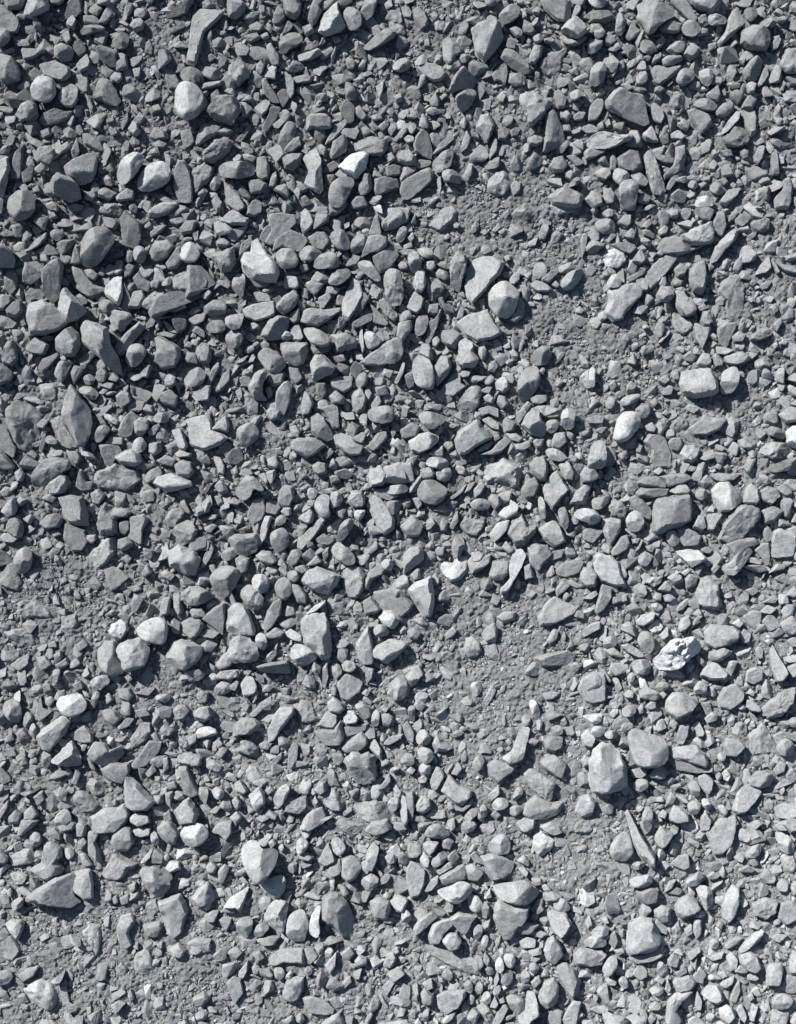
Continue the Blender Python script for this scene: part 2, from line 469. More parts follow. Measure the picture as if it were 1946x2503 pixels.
a6|pale upright slab with a dark side, below the white pointed flake|72,104 76,99 86,102 93,105 95,118 101,128 103,142 97,140 88,130 73,118|95,105,85,128,1.0
f8|bright white pointed flake, right of the hollow-shouldered chunk|89,70 96,62 103,60 104,75 101,86 95,81 89,76
f2||104,62 108,72 112,84 107,89 101,88 104,75
f6|pale leaning plank with a bright edge, just below the white pointed flake|97,119 106,108 117,98 123,102 115,111 105,125 101,126|97,119,118,99,0.8
a6|rounded square block, just below right of the hollow-shouldered chunk|48,112 56,104 63,102 68,110 69,119 65,127 56,128 49,121
k6||92,91 100,89 111,92 113,96 107,102 102,108 97,102 93,97
r7|pale rounded nugget, below the white pointed flake|106,130 109,119 117,116 124,121 122,128 115,136 109,135
a5|thick stepped block, below right of the white pointed flake|129,112 134,110 142,114 150,119 151,126 146,136 136,137 128,131 131,121|130,121,151,123,0.4
k5|pitted boulder-like stone, left of the bright upright rock|145,63 148,58 160,58 172,61 173,69 166,74 152,74 145,71
f3|long dark slab, right of the white pointed flake|126,90 134,78 145,74 160,73 172,70 172,75 160,82 146,88 135,94 128,96
r8||150,41 156,33 163,34 168,42 165,49 157,51 152,47
a5|shaded pyramid-shaped pebble, above right of the white pointed flake|125,40 131,31 140,30 146,36 141,45 131,49 126,46|127,42,145,38,0.6
a5||139,50 147,38 151,36 153,48 148,54 141,55
r6||112,42 116,36 122,38 124,44 120,51 114,49
a6||97,55 98,48 104,48 104,57 100,60 96,59
a5||104,53 108,50 114,53 110,60 105,62
a4||111,62 117,56 121,62 127,66 124,74 116,71
f5|grey slab under a loose pebble cluster, just left of the white pointed flake|62,64 62,52 70,55 76,63 80,68 88,70 90,74 79,75 66,68
a3||62,69 66,66 78,68 88,71 84,77 78,80 70,75
r4||83,83 88,80 95,81 99,87 95,92 87,92
a5||62,44 65,35 69,36 70,50 65,52 61,51
a4||49,34 54,31 65,31 60,39 54,45 51,40
r4||44,26 48,22 55,24 57,28 51,33 46,31
f3||30,41 42,34 48,38 52,43 40,44
a5||63,25 68,21 78,16 80,20 77,24 70,24
a3||87,12 96,13 101,17 98,23 91,22 88,19
e5||81,6 86,-2 100,0 105,8 98,12 88,10
a7||124,8 129,4 138,0 148,0 149,3 141,10 131,13 125,12
a5||41,2 47,0 52,4 51,9 43,7
a5||43,8 48,8 51,13 44,15
a3||58,4 65,1 72,3 71,7 61,8
f4||2,27 8,23 15,25 16,28 7,29
f6||51,63 55,61 60,66 58,70 52,68
e3||22,75 26,70 34,69 40,76 38,80 29,81 26,86 23,82
a5||0,80 5,76 14,78 13,83 6,90 -4,88
a3||7,89 14,82 20,81 22,90 16,96 9,94
e5||-4,97 4,92 12,95 18,100 14,104 4,105 -4,103
k4||4,127 7,117 13,112 17,120 18,130 13,135 5,133
a4||-4,140 2,132 10,137 14,142 12,147 2,151 -5,150|5,133,1,150,0.5
a5||19,98 22,95 25,101 21,103
a5||25,118 33,110 38,114 44,118 40,126 30,125 24,122
a3||33,113 40,109 47,110 46,114 38,115
a5||34,136 38,129 50,124 51,126 43,136 37,141
a5||47,141 50,132 55,129 62,131 58,142 53,149 48,144|55,130,52,148,0.7
f6||52,128 56,126 58,130 54,131
a4||60,140 63,134 72,136 70,140 63,150
r4||70,144 76,141 81,145 79,150 73,151
a5||81,140 86,136 91,140 88,148 82,147
a6||91,146 95,140 101,145 97,148
f6||84,151 90,148 96,149 93,154
r5||66,154 72,151 80,153 84,158 81,164 73,160
e6||31,151 36,147 44,147 49,153 48,161 42,165 35,160
a6||97,160 102,155 108,157 110,164 102,170 99,166
a6||117,140 124,132 128,134 123,145 117,142
k6||137,146 140,141 147,143 147,150 142,153 138,151
r5||153,146 159,139 166,135 172,140 170,150 158,153
a6||132,158 142,154 149,160 147,169 136,166
f7||160,159 168,150 176,151 174,163 163,163
f4||122,100 128,92 134,92 128,102 123,104
f7||136,87 144,83 152,81 156,86 147,90 138,90
f3||127,94 140,93 152,92 158,94 145,95 130,96
a2||142,94 150,93 156,96 155,104 149,108 144,102
f7||136,97 141,99 149,108 142,107
f5||130,108 138,106 148,109 144,112
a3||156,91 160,86 168,84 168,88 159,93
f6||157,96 164,92 172,91 170,98 162,101
f6||160,106 164,101 171,106 170,111
a3||158,123 165,124 166,133 156,132 153,128
a6||163,122 171,116 176,120 174,133 167,131
a6||153,119 157,114 161,116 159,120
a6||108,86 112,74 119,72 122,77 120,86 114,88
e6||120,84 124,78 134,69 138,71 134,80 128,89 122,88
a5||126,66 130,63 134,64 132,71 127,70
r4||135,66 141,61 144,64 142,69 136,69
a6||72,56 78,55 84,60 80,65 75,62
a4||83,60 86,52 90,56 88,61
a5||105,48 107,39 112,40 112,48 108,51
a5||109,4 113,1 117,5 115,10 110,8
a5||160,24 164,23 166,30 163,32
r5||153,29 160,28 161,31 155,32
a5||142,14 152,12 156,16 148,19 143,17
a4||150,22 156,14 165,15 162,25 152,27
a6||126,25 132,19 140,19 134,26 127,29
f4||95,45 104,38 105,44 98,46
a6||36,43 42,43 44,50 36,49
f4||21,58 24,49 35,56 38,60 28,68 22,66
f5||26,50 33,49 42,55 37,59 31,56
@480,500
f5|broad rocky slab running down to a point, just above right of the bright upright rock|62,9 70,8 82,10 84,16 76,24 70,32 63,35 57,33 63,22 60,14
f7||87,8 91,4 96,10 98,16 94,22 90,24 87,20
a5||100,8 111,9 110,15 97,22 98,16|100,15,110,9,0.4
f4||53,28 57,20 63,16 62,24 56,33
a6||21,15 29,7 35,6 40,12 45,13 43,19 30,19
f6||24,24 34,21 44,18 40,25 32,33 27,29
f6||93,28 100,23 107,24 111,31 105,39 98,37
r4||111,26 117,22 123,22 128,32 127,39 119,39 113,34
r5||128,34 132,27 137,24 141,30 138,40 129,42
a6|pale boot-shaped stone, below the brilliant white wedge|137,45 140,34 143,27 152,26 159,29 158,36 152,40 144,41|140,41,158,33,0.7
a4|dark two-lobed block, below the brilliant white wedge|146,44 152,40 160,35 166,36 168,43 161,54 152,58|151,42,153,57,0.4
r7||133,51 138,47 145,48 152,58 153,64 148,64 141,59
a8|large bright upright rock with a dark right flank, below left of the brilliant white wedge|47,33 51,30 56,37 62,44 68,50 70,58 66,66 59,66 45,62 40,57 38,48 41,41 46,41|58,38,66,67,0.8
a5||44,62 52,61 62,66 58,69 51,70
r6|pale domed cube, just right of the bright upright rock|66,42 74,37 82,39 86,48 82,54 72,55 68,50|67,48,84,45,0.4
r5||86,41 93,35 99,37 105,41 100,47 92,49 86,46
r6||97,52 102,44 110,41 116,42 120,50 117,54 102,55
f4||123,52 130,41 137,44 133,50 125,53
f5|flat grey flake, just above right of the bright upright rock|66,30 78,22 88,26 93,31 85,40 80,38 72,36 64,40
r5||110,64 114,57 125,53 129,58 124,65 117,68 111,68
f7||74,60 84,61 86,67 84,71 73,70
f7||95,63 100,56 107,55 105,62 103,66
a7||91,66 97,63 106,67 101,74 98,76 93,71
a7||106,74 109,68 120,70 116,75
f7|tall pale lozenge-shaped slab, right of the bright upright rock|121,82 130,61 135,65 139,75 133,88 126,98 121,93
a4||139,73 144,78 138,88 128,98 134,84
k6|large pale pitted cobble, left of the flat pale triangular slab|155,59 163,54 170,57 172,70 171,82 163,86 157,78
k5||151,80 157,78 163,86 168,92 164,98 156,92
k5|pale broken lump with a dark base, just left of the bright upright rock|14,44 25,39 33,37 33,50 30,57 22,58|16,46,30,57,-0.3
f4||34,49 38,33 46,28 47,33 40,42
r6||31,66 34,60 41,59 42,66 40,78 36,77 31,71|38,59,38,78,0.7
a6||15,72 20,64 26,65 29,68 27,71 21,68
a6||5,76 11,71 14,74 9,80 6,79
f4|large dark slab, left of the bright upright rock|-6,51 4,52 10,58 17,66 10,71 2,76 -8,80
a5||6,86 14,80 22,80 27,85 25,91 14,93 8,92
a6||67,84 74,76 82,71 86,78 82,86 74,92 67,88|70,91,86,77,0.7
f6||47,74 52,73 60,75 63,81 58,82 52,82
f7|broad pale plank-like slab, just below the bright upright rock|39,88 47,84 56,82 65,81 66,92 60,95 49,98 42,94
r8||25,95 33,93 39,91 40,95 38,104 32,106 26,102|34,92,34,106,0.7
r4||8,103 14,97 23,97 26,103 22,108 13,107
r5||26,107 32,105 39,108 40,114 33,121 27,119 25,113
a5|large dark-sided pyramid stone, below the bright upright rock|54,110 60,98 68,93 77,95 77,102 72,112 62,114|66,94,58,111,0.8
a6|long pale tapering stone, below right of the bright upright rock|87,98 90,88 97,86 106,88 120,86 120,89 108,98 101,102 94,101|88,96,120,88,0.5
f7||77,104 85,99 90,111 86,114 80,113
r7||69,111 73,105 79,107 80,112 74,114
r5|rounded stone with a pale chip mark, below right of the bright upright rock|88,103 97,103 106,107 112,113 110,119 102,119 95,116
a3||94,119 100,118 111,118 110,123 97,125
a5|squared block with a flat pale top edge, below the bright upright rock|70,115 92,115 93,123 89,133 82,134 74,130 70,120|70,120,93,123,0.7
r5|big rounded faceted stone, above right of the pale star-shaped slab|51,125 58,119 67,123 73,129 75,134 68,142 61,140 54,131
a7|crisp pale cube with a shaded front, well below right of the bright upright rock|95,131 99,126 105,125 111,130 116,136 113,141 98,148 96,139|97,137,113,134,1.0
f5||111,147 117,143 130,143 129,152 123,157 113,152
r4||132,147 135,141 140,139 143,143 141,151 134,153
f6|broad pale wedge-shaped slab, well below left of the flat pale triangular slab|136,131 146,122 157,115 167,110 172,112 170,125 165,131 153,134 140,134|137,132,168,130,0.8
r7||139,107 144,105 150,109 153,113 151,118 144,121 141,118
k6|pale lumpy stone, well below right of the bright upright rock|112,109 120,107 128,108 133,114 134,119 124,122 116,124 115,117
a5||112,126 122,124 125,130 117,132
k6|pale curved stone with a knobbly foot, above right of the pale star-shaped slab|43,154 47,146 50,140 57,138 60,142 56,150 56,158 60,163 50,163
a7|bright upright oblong stone, above right of the pale star-shaped slab|66,164 67,155 72,148 77,147 80,153 77,167 73,175 66,174
e6||96,166 103,160 110,163 114,170 110,178 98,178
a6||110,160 116,154 124,161 122,166 113,165
a5||8,150 14,135 19,131 20,136 12,150 9,152
f4||16,155 22,142 28,136 28,146 20,156
k5||0,123 6,113 13,121 13,130 6,134 2,129
f6||33,155 38,153 39,160 36,164
a6||57,152 62,150 64,158 60,162
a4||60,142 66,140 74,139 72,150 64,152 58,146
a4||76,135 85,136 89,144 83,150 78,144
a4||99,148 108,148 108,157 103,162 100,157
f4||129,98 138,93 146,90 146,96 136,102 130,104
f4||142,79 151,88 160,98 158,101 146,98 147,90
f4||100,2 109,3 110,9 100,8
a5||110,0 116,-3 125,-2 124,4 116,10 111,10|112,0,114,10,0.3
f6|pale two-faced chip, below right of the brilliant white wedge|153,17 160,8 168,3 178,4 176,14 166,20 156,22|153,17,176,12,0.7
r4||130,16 134,11 142,11 145,16 144,21 136,21
f5||143,26 148,10 151,9 154,25 150,27
f7||101,78 110,73 113,77 106,86 103,86
a4||78,92 86,85 86,95 82,100 78,98
f7||137,96 140,120 138,124 135,112
f5||35,86 42,79 42,84 38,86
a7||0,25 3,23 3,31 0,32
a6||17,32 24,29 30,34 25,37 18,36
r5||40,118 48,117 49,122 42,125
a7||33,131 44,125 40,131 34,133
a6||43,132 47,123 50,127 48,131
f4||36,144 42,142 47,146 44,152 38,151
f7||140,155 142,150 146,157 143,163 140,160
a5||148,152 158,150 160,158 150,160
r5||53,115 59,113 62,118 56,122
a5||88,48 93,50 94,55 88,57 85,53
f4||43,4 48,-2 55,-2 54,8 48,12 42,10
k5||130,155 137,152 142,160 140,170 133,174 129,166
a6||145,166 152,156 154,164 150,170 146,172
a6||58,165 66,163 68,170 60,172
a6||87,168 90,155 95,158 98,165 94,174 88,175
@960,500
f7|large pale triangular slab lying flat, well left of the chalky white stone|61,57 67,46 76,44 82,44 93,49 90,57 82,65 73,76 66,83 61,76 60,66
f3||82,43 86,40 92,43 93,49 86,52 83,48
r8|large bright pale block with a rounded top, below right of the flat pale triangular slab|79,76 84,68 92,64 100,69 105,76 101,88 95,95 86,93 80,87|104,78,95,95,0.7
a5||105,76 110,82 109,93 102,98 96,96 101,88
f7|large pale five-sided slab, just below the flat pale triangular slab|53,98 58,94 70,90 78,87 84,96 91,107 82,112 69,114 59,108
k7|snowman-shaped pair of knobs, below the flat pale triangular slab|54,115 60,111 67,115 67,122 72,128 68,135 57,136 52,130 55,122
r7|tall pale domed block, below left of the flat pale triangular slab|16,134 19,127 26,126 31,130 35,142 34,154 24,153 18,148
r5|pale grey oval slab, above left of the white egg-shaped stone|103,153 105,142 112,135 120,135 122,144 119,154 112,162 106,163
a6|faceted pale stone beside the tall domed block, below left of the flat pale triangular slab|34,136 40,126 47,126 49,134 46,141 37,151 34,146|39,140,49,134,0.7
f5|dark concave flake, below the flat pale triangular slab|39,154 50,140 57,140 57,148 61,151 50,160 43,159
e5|flat dark pentagon slab partly buried, well below the flat pale triangular slab|53,167 62,152 73,150 74,160 70,170 56,174
a7||85,147 92,142 97,147 97,153 92,157 86,154
r4||114,127 120,119 128,117 132,123 130,131 124,134 117,133
e7||154,145 160,138 165,135 168,142 168,152 161,152
f6||129,117 133,108 139,108 143,112 148,113 143,115 135,116
r6||139,66 143,59 150,55 158,54 157,60 151,69 145,72 140,70
f7||114,67 118,63 127,65 133,71 128,73 120,72
a7||131,67 135,63 139,67 136,70
a5||123,62 130,56 138,51 139,54 130,66 124,64
a7||97,62 101,56 106,57 105,63 100,68 97,67
k5|tall dark knobbly stone, just left of the flat pale triangular slab|48,46 54,39 60,43 62,53 58,62 55,73 48,68 47,56
e6|broad smooth earth-dusted slab, above left of the flat pale triangular slab|28,18 37,8 42,2 50,0 56,6 52,16 44,22 36,23
f7||-4,4 5,4 9,7 8,14 2,20 -4,22|-4,16,9,9,0.8
r5||2,30 5,21 10,18 13,22 10,29 6,33
r6||20,38 25,36 33,38 34,44 29,46 23,44
k6||12,45 15,40 21,40 25,48 21,56 15,57
a5||4,51 7,47 12,48 13,54 7,55
a7||24,52 28,47 35,47 36,52 32,56 27,54
r4||36,50 40,47 47,50 48,54 42,54
a6||35,57 38,53 45,56 47,61 43,64 37,61
a8||17,66 19,57 23,52 27,56 28,67 24,74 19,72
f4||28,58 31,68 34,78 32,80 28,72
r4||31,70 34,63 39,63 43,70 40,77 35,79
f7||11,85 18,72 26,78 24,87 20,91 14,88
r6||5,94 10,88 15,89 17,95 10,97 5,97
a7||3,110 5,98 16,96 16,104 12,109 8,115|13,96,7,115,0.5
r4||18,105 20,94 28,90 30,98 27,107 20,110
f4||27,117 30,97 35,95 39,86 41,88 37,102 30,116
a5||40,108 42,104 52,104 58,108 52,120 46,118 41,114
r6||-6,114 2,113 8,118 9,124 4,132 -6,132
e5|rough rounded clod, above right of the flat pale triangular slab|99,8 104,2 114,-2 121,2 119,10 110,14 101,14
e7|big pale crusted stone, above left of the chalky white stone|129,2 136,-4 156,-4 160,2 152,6 143,8 136,9
a6||121,25 124,17 129,16 130,22 126,30 122,29
a4||131,25 136,21 142,25 137,32 131,33
f6||156,30 158,24 162,25 160,38 157,45
f6||82,22 88,15 90,19 85,24
r6||65,20 68,14 72,15 70,23 65,24
a7||72,23 77,20 80,23 76,26
a5||92,6 96,4 98,8 94,13 91,10
a7||50,17 53,15 56,17 55,20 51,20
a5||41,27 46,24 49,27 44,30
f7||92,43 96,42 98,46 94,48
r5||54,34 57,32 60,36 57,39 54,38
a6||9,129 5,140 1,148 4,149 9,140 10,133
a5||9,142 17,138 18,150 13,153
a6||22,124 24,116 30,116 33,122 33,130 26,127
a6||33,112 37,109 40,113 36,119 33,117
a7||55,141 58,138 65,138 63,143 58,144
r6||76,147 81,141 85,144 82,150 77,150
f6||73,154 81,150 83,151 80,157 74,156
a7||75,160 80,157 85,162 83,166 77,164
a6||86,165 88,158 94,160 97,166 91,170
a5||114,161 119,158 128,158 129,163 122,166 116,165
a6||108,167 112,163 116,166 112,172 106,172
r5||134,149 138,143 142,147 139,152
a6||155,124 159,125 164,131 163,136 157,134
f7||114,170 124,166 132,168 140,170 128,176 116,175
a4||30,83 38,82 39,90 33,92 29,90
a4||37,78 42,76 44,82 50,84 51,90 44,90
a4||54,90 57,84 60,87 58,95 53,95
f6||104,105 108,103 113,112 108,112
a6||151,88 155,84 160,88 157,91 152,90
a5||6,38 13,37 20,38 13,43 8,42
a5||9,34 16,31 17,36 9,38
a7||12,28 17,23 18,29 15,32
a4||90,57 95,55 100,56 97,61 92,61
r6||121,139 125,134 127,138 124,142
a5||133,130 140,122 144,122 140,129 135,133
a5||80,132 85,129 88,134 84,140 79,138
@1446,500
e9|chalky white crusted round stone, well right of the flat pale triangular slab|8,42 11,37 18,36 26,38 29,44 26,50 18,53 10,49
r8||12,66 16,59 21,58 25,63 23,69 17,70 13,69
f6|long curved pale tusk-shaped stone, just right of the chalky white stone|44,60 50,51 60,42 70,36 74,38 71,45 64,55 55,65 49,71 46,68
a7|large smooth pale block tilted into shadow, just below the chalky white stone|11,88 14,80 13,72 20,68 36,65 42,70 42,75 35,83 28,90 26,95 18,97 11,92|42,76,25,96,0.6
k6||37,62 43,60 48,66 47,72 42,72 38,66
k7|long grey crag with a rough lit face, right of the chalky white stone|73,26 82,22 91,17 99,14 102,22 101,30 93,34 83,35 77,31|80,36,101,30,0.8
a4|dark ledge in front of the long crag, right of the chalky white stone|54,36 60,28 70,26 80,31 83,36 96,33 86,38 74,42 66,41 57,41
a6|pale-edged dark upright blade, right of the chalky white stone|98,47 103,34 112,25 117,21 123,21 119,30 111,38 105,46 99,49
a5||100,15 104,6 110,6 112,18 108,27 104,24
a4||119,12 124,7 131,9 131,14 125,19 120,17
a7||125,2 131,-2 138,7 143,11 140,13 133,10
k4||132,15 141,10 148,12 147,22 138,23 133,20
r5||2,16 8,12 16,12 20,18 18,24 10,25 4,22
f7||70,16 80,13 84,16 82,20
f4||16,33 24,31 36,33 37,37 32,41 25,39
a5||33,47 40,37 44,42 45,46 41,50
a4||29,61 36,57 45,53 46,57 38,62 32,64
a6||40,53 44,50 48,52 46,55
a6||53,76 57,68 66,68 69,74 67,79 62,82 56,80
a5||56,66 58,60 62,60 63,66 59,70
a6||69,72 76,71 81,78 84,88 86,90 80,93 75,92 70,85|76,76,76,92,0.6
r3||76,80 79,76 84,79 87,89 82,93 76,92
e6|ragged pale clod, below right of the chalky white stone|66,90 70,87 76,92 85,97 84,104 77,109 70,106 67,99
f6||85,99 88,99 94,102 99,101 97,109 92,120 87,112
f5||104,103 110,99 121,98 119,104 115,112 112,119 105,116
e6||63,115 68,107 74,106 78,111 72,119 66,118
r5||52,102 56,97 61,100 60,107 57,111 53,108
f7||55,115 60,108 65,104 65,107 58,115
e5|large knobbly earth-bound slab, well right of the chalky white stone|104,72 108,63 116,57 124,56 129,66 128,76 127,88 121,97 113,92 111,80
a5|dull upright slab, right of the chalky white stone|80,56 86,49 94,46 96,56 95,67 92,75 84,73 81,64
a6||68,54 74,49 80,52 77,59 71,60
f7||135,59 140,50 147,43 149,53 145,57
f6||148,45 152,49 156,57 153,58
a7|large pale blunt stone with a flat lower edge, above right of the white egg-shaped stone|72,149 74,140 84,137 98,136 104,148 105,156 97,160 84,161 75,157
r7|pale rounded stone beside the blunt stone, above right of the white egg-shaped stone|106,146 108,139 116,135 120,138 121,148 116,156 108,158 105,152
a6||86,133 92,123 98,124 100,133 95,135
a6||109,127 117,124 124,122 132,127 128,131 120,134 111,132
f7||103,118 108,118 119,121 111,125 104,124
a5||100,126 103,123 109,129 109,134 102,135
a4||76,126 82,121 88,126 84,131 78,130
a6||29,131 35,123 38,130 36,134
r8||-2,136 2,135 3,145 2,152 -3,150
a6||14,149 19,145 22,151 18,155
a5||29,150 33,146 38,150 35,156 29,156
r6||20,156 25,154 28,158 24,161 20,160
r5||11,166 15,158 20,161 19,169 13,170
r7||23,164 28,159 40,157 40,161 33,166 25,167
a5||36,170 41,164 49,166 47,173 38,173
f5||57,156 64,150 68,152 66,158 59,158
a6||54,146 62,141 65,146 60,150
k4||131,112 138,103 146,102 150,108 142,112 136,114
e6||134,132 140,127 147,127 149,134 143,139 136,137
a6||149,117 153,114 155,118 152,121
a6||155,115 159,112 163,114 161,117 156,117
a6||150,100 156,94 158,98 153,106
a6||116,110 122,105 128,108 125,114 118,114
r5||130,66 134,62 138,64 134,68
a4||139,68 145,63 150,64 146,70 141,71
f7||150,48 158,50 166,52 174,58 160,56
a6||160,145 168,140 176,142 176,152 168,148
a7||164,166 170,161 176,163 174,170
a6||129,79 133,77 136,80 132,82
r6||136,79 139,76 142,80 138,83
a6||147,86 152,82 155,88 151,92
a5||21,15 27,9 33,8 33,16 29,20 23,17
a6||61,6 66,3 72,4 72,11 67,12
f5||73,10 76,3 83,3 83,8 79,13
f7||41,5 48,0 54,1 47,5
a5||86,1 95,1 102,5 98,14 91,12 87,7
f5||23,1 30,-2 37,0 36,5 27,5
a7||8,8 13,4 18,5 18,10 12,12
a6||27,26 33,19 37,23 35,29 29,28
a5||42,22 45,19 53,25 52,28 43,26
a6||55,22 60,17 64,19 62,25 56,26
r5||40,30 42,27 50,31 49,36 42,33
a6||44,15 48,12 50,16 46,21 41,19
a6||53,41 58,37 61,39 58,43
a7||69,70 75,68 80,71 76,73
a4||66,64 72,62 77,63 74,68 68,68
k5||89,97 92,89 98,88 101,95 97,101 92,101
r5||92,79 95,73 98,78 95,81
a5||87,86 93,81 97,86 91,89
a5||48,164 53,160 56,164 52,169
@0,1000
a6|tall pointed blade with a pale left edge and dark face, below the hollow-shouldered chunk|61,-20 65,-15 71,-7 77,2 78,12 76,24 71,32 66,30 62,22 55,10 53,5 56,-8|61,-18,64,28,0.75
e4|broad dark half-buried slab, left of the tall pointed blade|4,0 14,-8 26,-4 33,2 34,18 30,27 23,35 17,32 11,22 6,10
e5|dusky earth-crusted slab, just below left of the tall pointed blade|40,6 46,-2 54,4 56,14 62,24 66,32 58,34 50,30 44,18
e6|large cracked pale flat-topped rock, below right of the tall pointed blade|76,60 79,51 90,46 95,43 101,46 116,51 119,59 112,64 104,69 88,67 80,64|76,64,118,62,0.8
a8|bright wedge with a shadowed underside, below left of the pale star-shaped slab|128,62 132,56 143,53 150,56 159,60 160,64 147,68 139,69|128,64,160,63,0.8
a6||145,46 152,42 159,44 162,53 157,58 148,57|158,43,157,58,0.6
a7||96,40 102,36 110,33 118,38 120,44 112,48 102,46|96,42,119,45,0.7
r8||110,34 113,25 119,23 123,30 120,36 114,37|119,23,117,37,0.8
a5|squarish dark box-shaped block, below the tall pointed blade|48,73 58,71 70,73 74,88 74,97 62,96 55,92 52,82|71,73,74,97,0.8
e7|long pale slab leaning on the slope, above left of the bright smooth-domed stone|67,127 74,120 82,112 88,105 97,106 97,115 95,122 88,129 77,135 70,137|70,136,96,122,0.6
f4|dark heart-shaped slab with a pale left edge, above left of the bright smooth-domed stone|86,133 94,131 101,134 107,140 100,147 92,152 88,142|89,132,93,152,-0.5
a7|broad bright stone with a chopped lower face, above right of the bright smooth-domed stone|140,118 149,113 156,115 162,117 167,125 163,137 155,138 147,133 141,131|141,132,167,122,0.7
f8||139,110 141,118 139,124 131,127 135,118
r6|two-toned upright egg-shaped stone, well above left of the bright smooth-domed stone|13,122 20,115 27,116 29,124 27,132 18,138 14,130
e4|dark clod with a broad base, well left of the bright smooth-domed stone|0,137 7,127 14,126 18,138 21,144 17,152 8,150 0,146
f3||-5,116 0,116 6,119 13,127 0,131 -5,130
a6||2,85 8,77 14,72 16,82 14,88 9,90|14,72,10,90,1.0
a5||6,99 9,91 16,88 21,95 20,106 15,107 7,102
f7||1,107 4,103 12,103 17,107 12,111 4,110
e5|large broken earth mound, below left of the tall pointed blade|29,52 37,43 46,40 58,42 61,47 57,52 50,54 44,58 38,64 31,67 27,62|30,64,60,50,0.4
k7||38,66 43,60 51,53 57,55 60,62 54,68 46,71
a5||64,58 66,50 69,50 72,60 78,60 76,67 68,68 63,64
a5||56,35 66,35 69,40 64,47 59,43
f5||83,30 90,29 100,31 102,36 96,41 94,46 89,46 85,38
r5||80,23 83,15 89,13 93,17 90,22 86,27 81,28
a6||113,20 112,11 118,7 124,9 125,16 120,22 115,22
f5||99,18 103,8 110,2 115,6 112,14 110,22 105,24
a7||87,4 93,5 100,10 99,14 93,12 88,8
a6||80,4 86,7 90,13 85,13
a7||143,18 150,16 153,22 157,31 154,35 149,33 146,25
a6||125,29 134,27 135,35 129,39 124,36
f7||123,19 130,13 133,16 129,22 125,22
r7||128,7 134,3 140,4 142,10 136,12 129,11
a7||146,37 151,34 160,37 160,40 148,40
a5||120,58 123,52 133,47 136,54 128,61 122,62
a5||130,43 138,38 147,42 144,48 134,46
e5||136,90 141,82 150,82 155,85 150,93 146,100 139,98
e5|large rough earthy block, above the bright smooth-domed stone|141,103 150,94 159,91 165,102 160,110 150,114 143,112
k5|flat pitted ledge, below the tall pointed blade|83,84 88,76 94,82 100,81 110,85 106,90 98,91 99,104 88,104 84,106 81,95
a4||99,94 107,92 108,100 104,105 99,103
f4|flat dusky shard, well below the tall pointed blade|54,93 62,97 70,100 73,110 68,118 60,118 52,108
f5|half-buried pale speckled slab, above the bright smooth-domed stone|108,90 120,87 124,92 119,100 118,113 106,106 109,98
a5||98,108 106,106 112,112 104,118 98,116
a5||72,105 80,104 80,109 76,112 72,109
a5||-4,33 2,34 8,40 14,49 6,51 -4,49
a4||16,48 22,38 34,45 30,50 20,50
a7||13,53 18,49 22,54 20,60 15,60
f4|dark slab at left edge, left of the tall pointed blade|-4,10 8,16 14,32 12,40 4,36 -4,30
f4||33,34 36,22 40,19 38,30 35,37
a6||32,13 37,8 42,10 38,17 33,16
r5||38,25 43,21 50,28 48,30 40,29
f7||68,34 71,33 78,37 82,42 76,42 69,38
a5||119,115 128,117 126,125 120,122
k6|rough bright-topped stone, just above right of the bright smooth-domed stone|150,152 157,147 166,148 172,153 170,161 158,164 151,158
a7||133,165 136,156 142,156 141,170 134,172
a5||144,153 149,152 153,168 148,172 144,164
e5|dark triangle-shaped clod, well left of the bright smooth-domed stone|18,166 28,155 36,161 44,170 44,175 20,174
f4||159,113 162,106 170,105 176,110 174,118 164,117
f6||88,29 92,23 103,24 103,30
a5||46,113 50,109 54,113 51,117 47,116
a6||20,91 27,87 30,90 26,96
a5||42,101 48,100 52,104 45,107
a5||33,95 40,88 48,86 53,92 50,98 38,100
a5||35,74 42,70 48,74 44,78
a5||22,37 28,34 32,38 30,42
f6||105,148 115,146 118,150 112,152
a5||117,137 122,128 127,136 120,140
a6||133,136 138,133 146,138 142,143 135,140
a6||158,166 168,165 172,172 160,174
a6||162,76 166,70 170,74 168,80 164,80
a7||161,88 168,78 176,76 174,85 165,89
a5||101,124 106,120 110,124 106,129
a5||75,70 82,66 88,72 82,80 77,78
@480,1000
f7|large pale angular star-shaped slab, well right of the tall pointed blade|-9,11 -2,7 9,5 13,10 14,17 22,20 27,24 20,30 7,35 -4,30 -6,20
a7||13,17 20,10 26,5 28,13 27,20 20,18
r6|smooth rounded stone with a curved ridge, just right of the pale star-shaped slab|33,18 38,14 47,11 52,17 52,24 45,30 41,32 37,27|34,22,51,14,0.5
f4||24,40 30,32 36,31 39,41 34,46 27,46
a7||14,39 20,40 24,47 23,55 19,53 16,46
a6|pale pointed boat-shaped slab, right of the pale star-shaped slab|79,27 85,24 98,24 108,30 101,36 92,41 84,37 79,33|79,34,108,31,0.5
a5|grey half-moon slab, well right of the pale star-shaped slab|95,6 100,3 106,7 113,20 114,25 108,27 100,24 96,20|104,4,100,24,0.6
f6||98,-1 117,-4 119,16 113,16 110,8 105,3
a6|broad pale scoop-shaped stone, well right of the pale star-shaped slab|114,22 120,20 128,22 132,28 139,31 136,38 128,39 122,36 116,30
a4||142,31 150,20 158,18 159,24 152,32 146,35
r5|domed dark-footed stone, well below left of the flat pale triangular slab|142,6 144,0 160,-3 165,4 162,12 148,12
k7||142,56 144,49 154,47 160,54 156,63 144,65
f7|pale block with a dark right side, well left of the angular grey overhang|159,48 167,45 179,44 181,60 172,62 159,61
k5||58,0 65,-2 72,2 68,9 62,10 58,6
e5||57,10 64,9 71,17 77,15 74,22 72,27 64,22 58,18
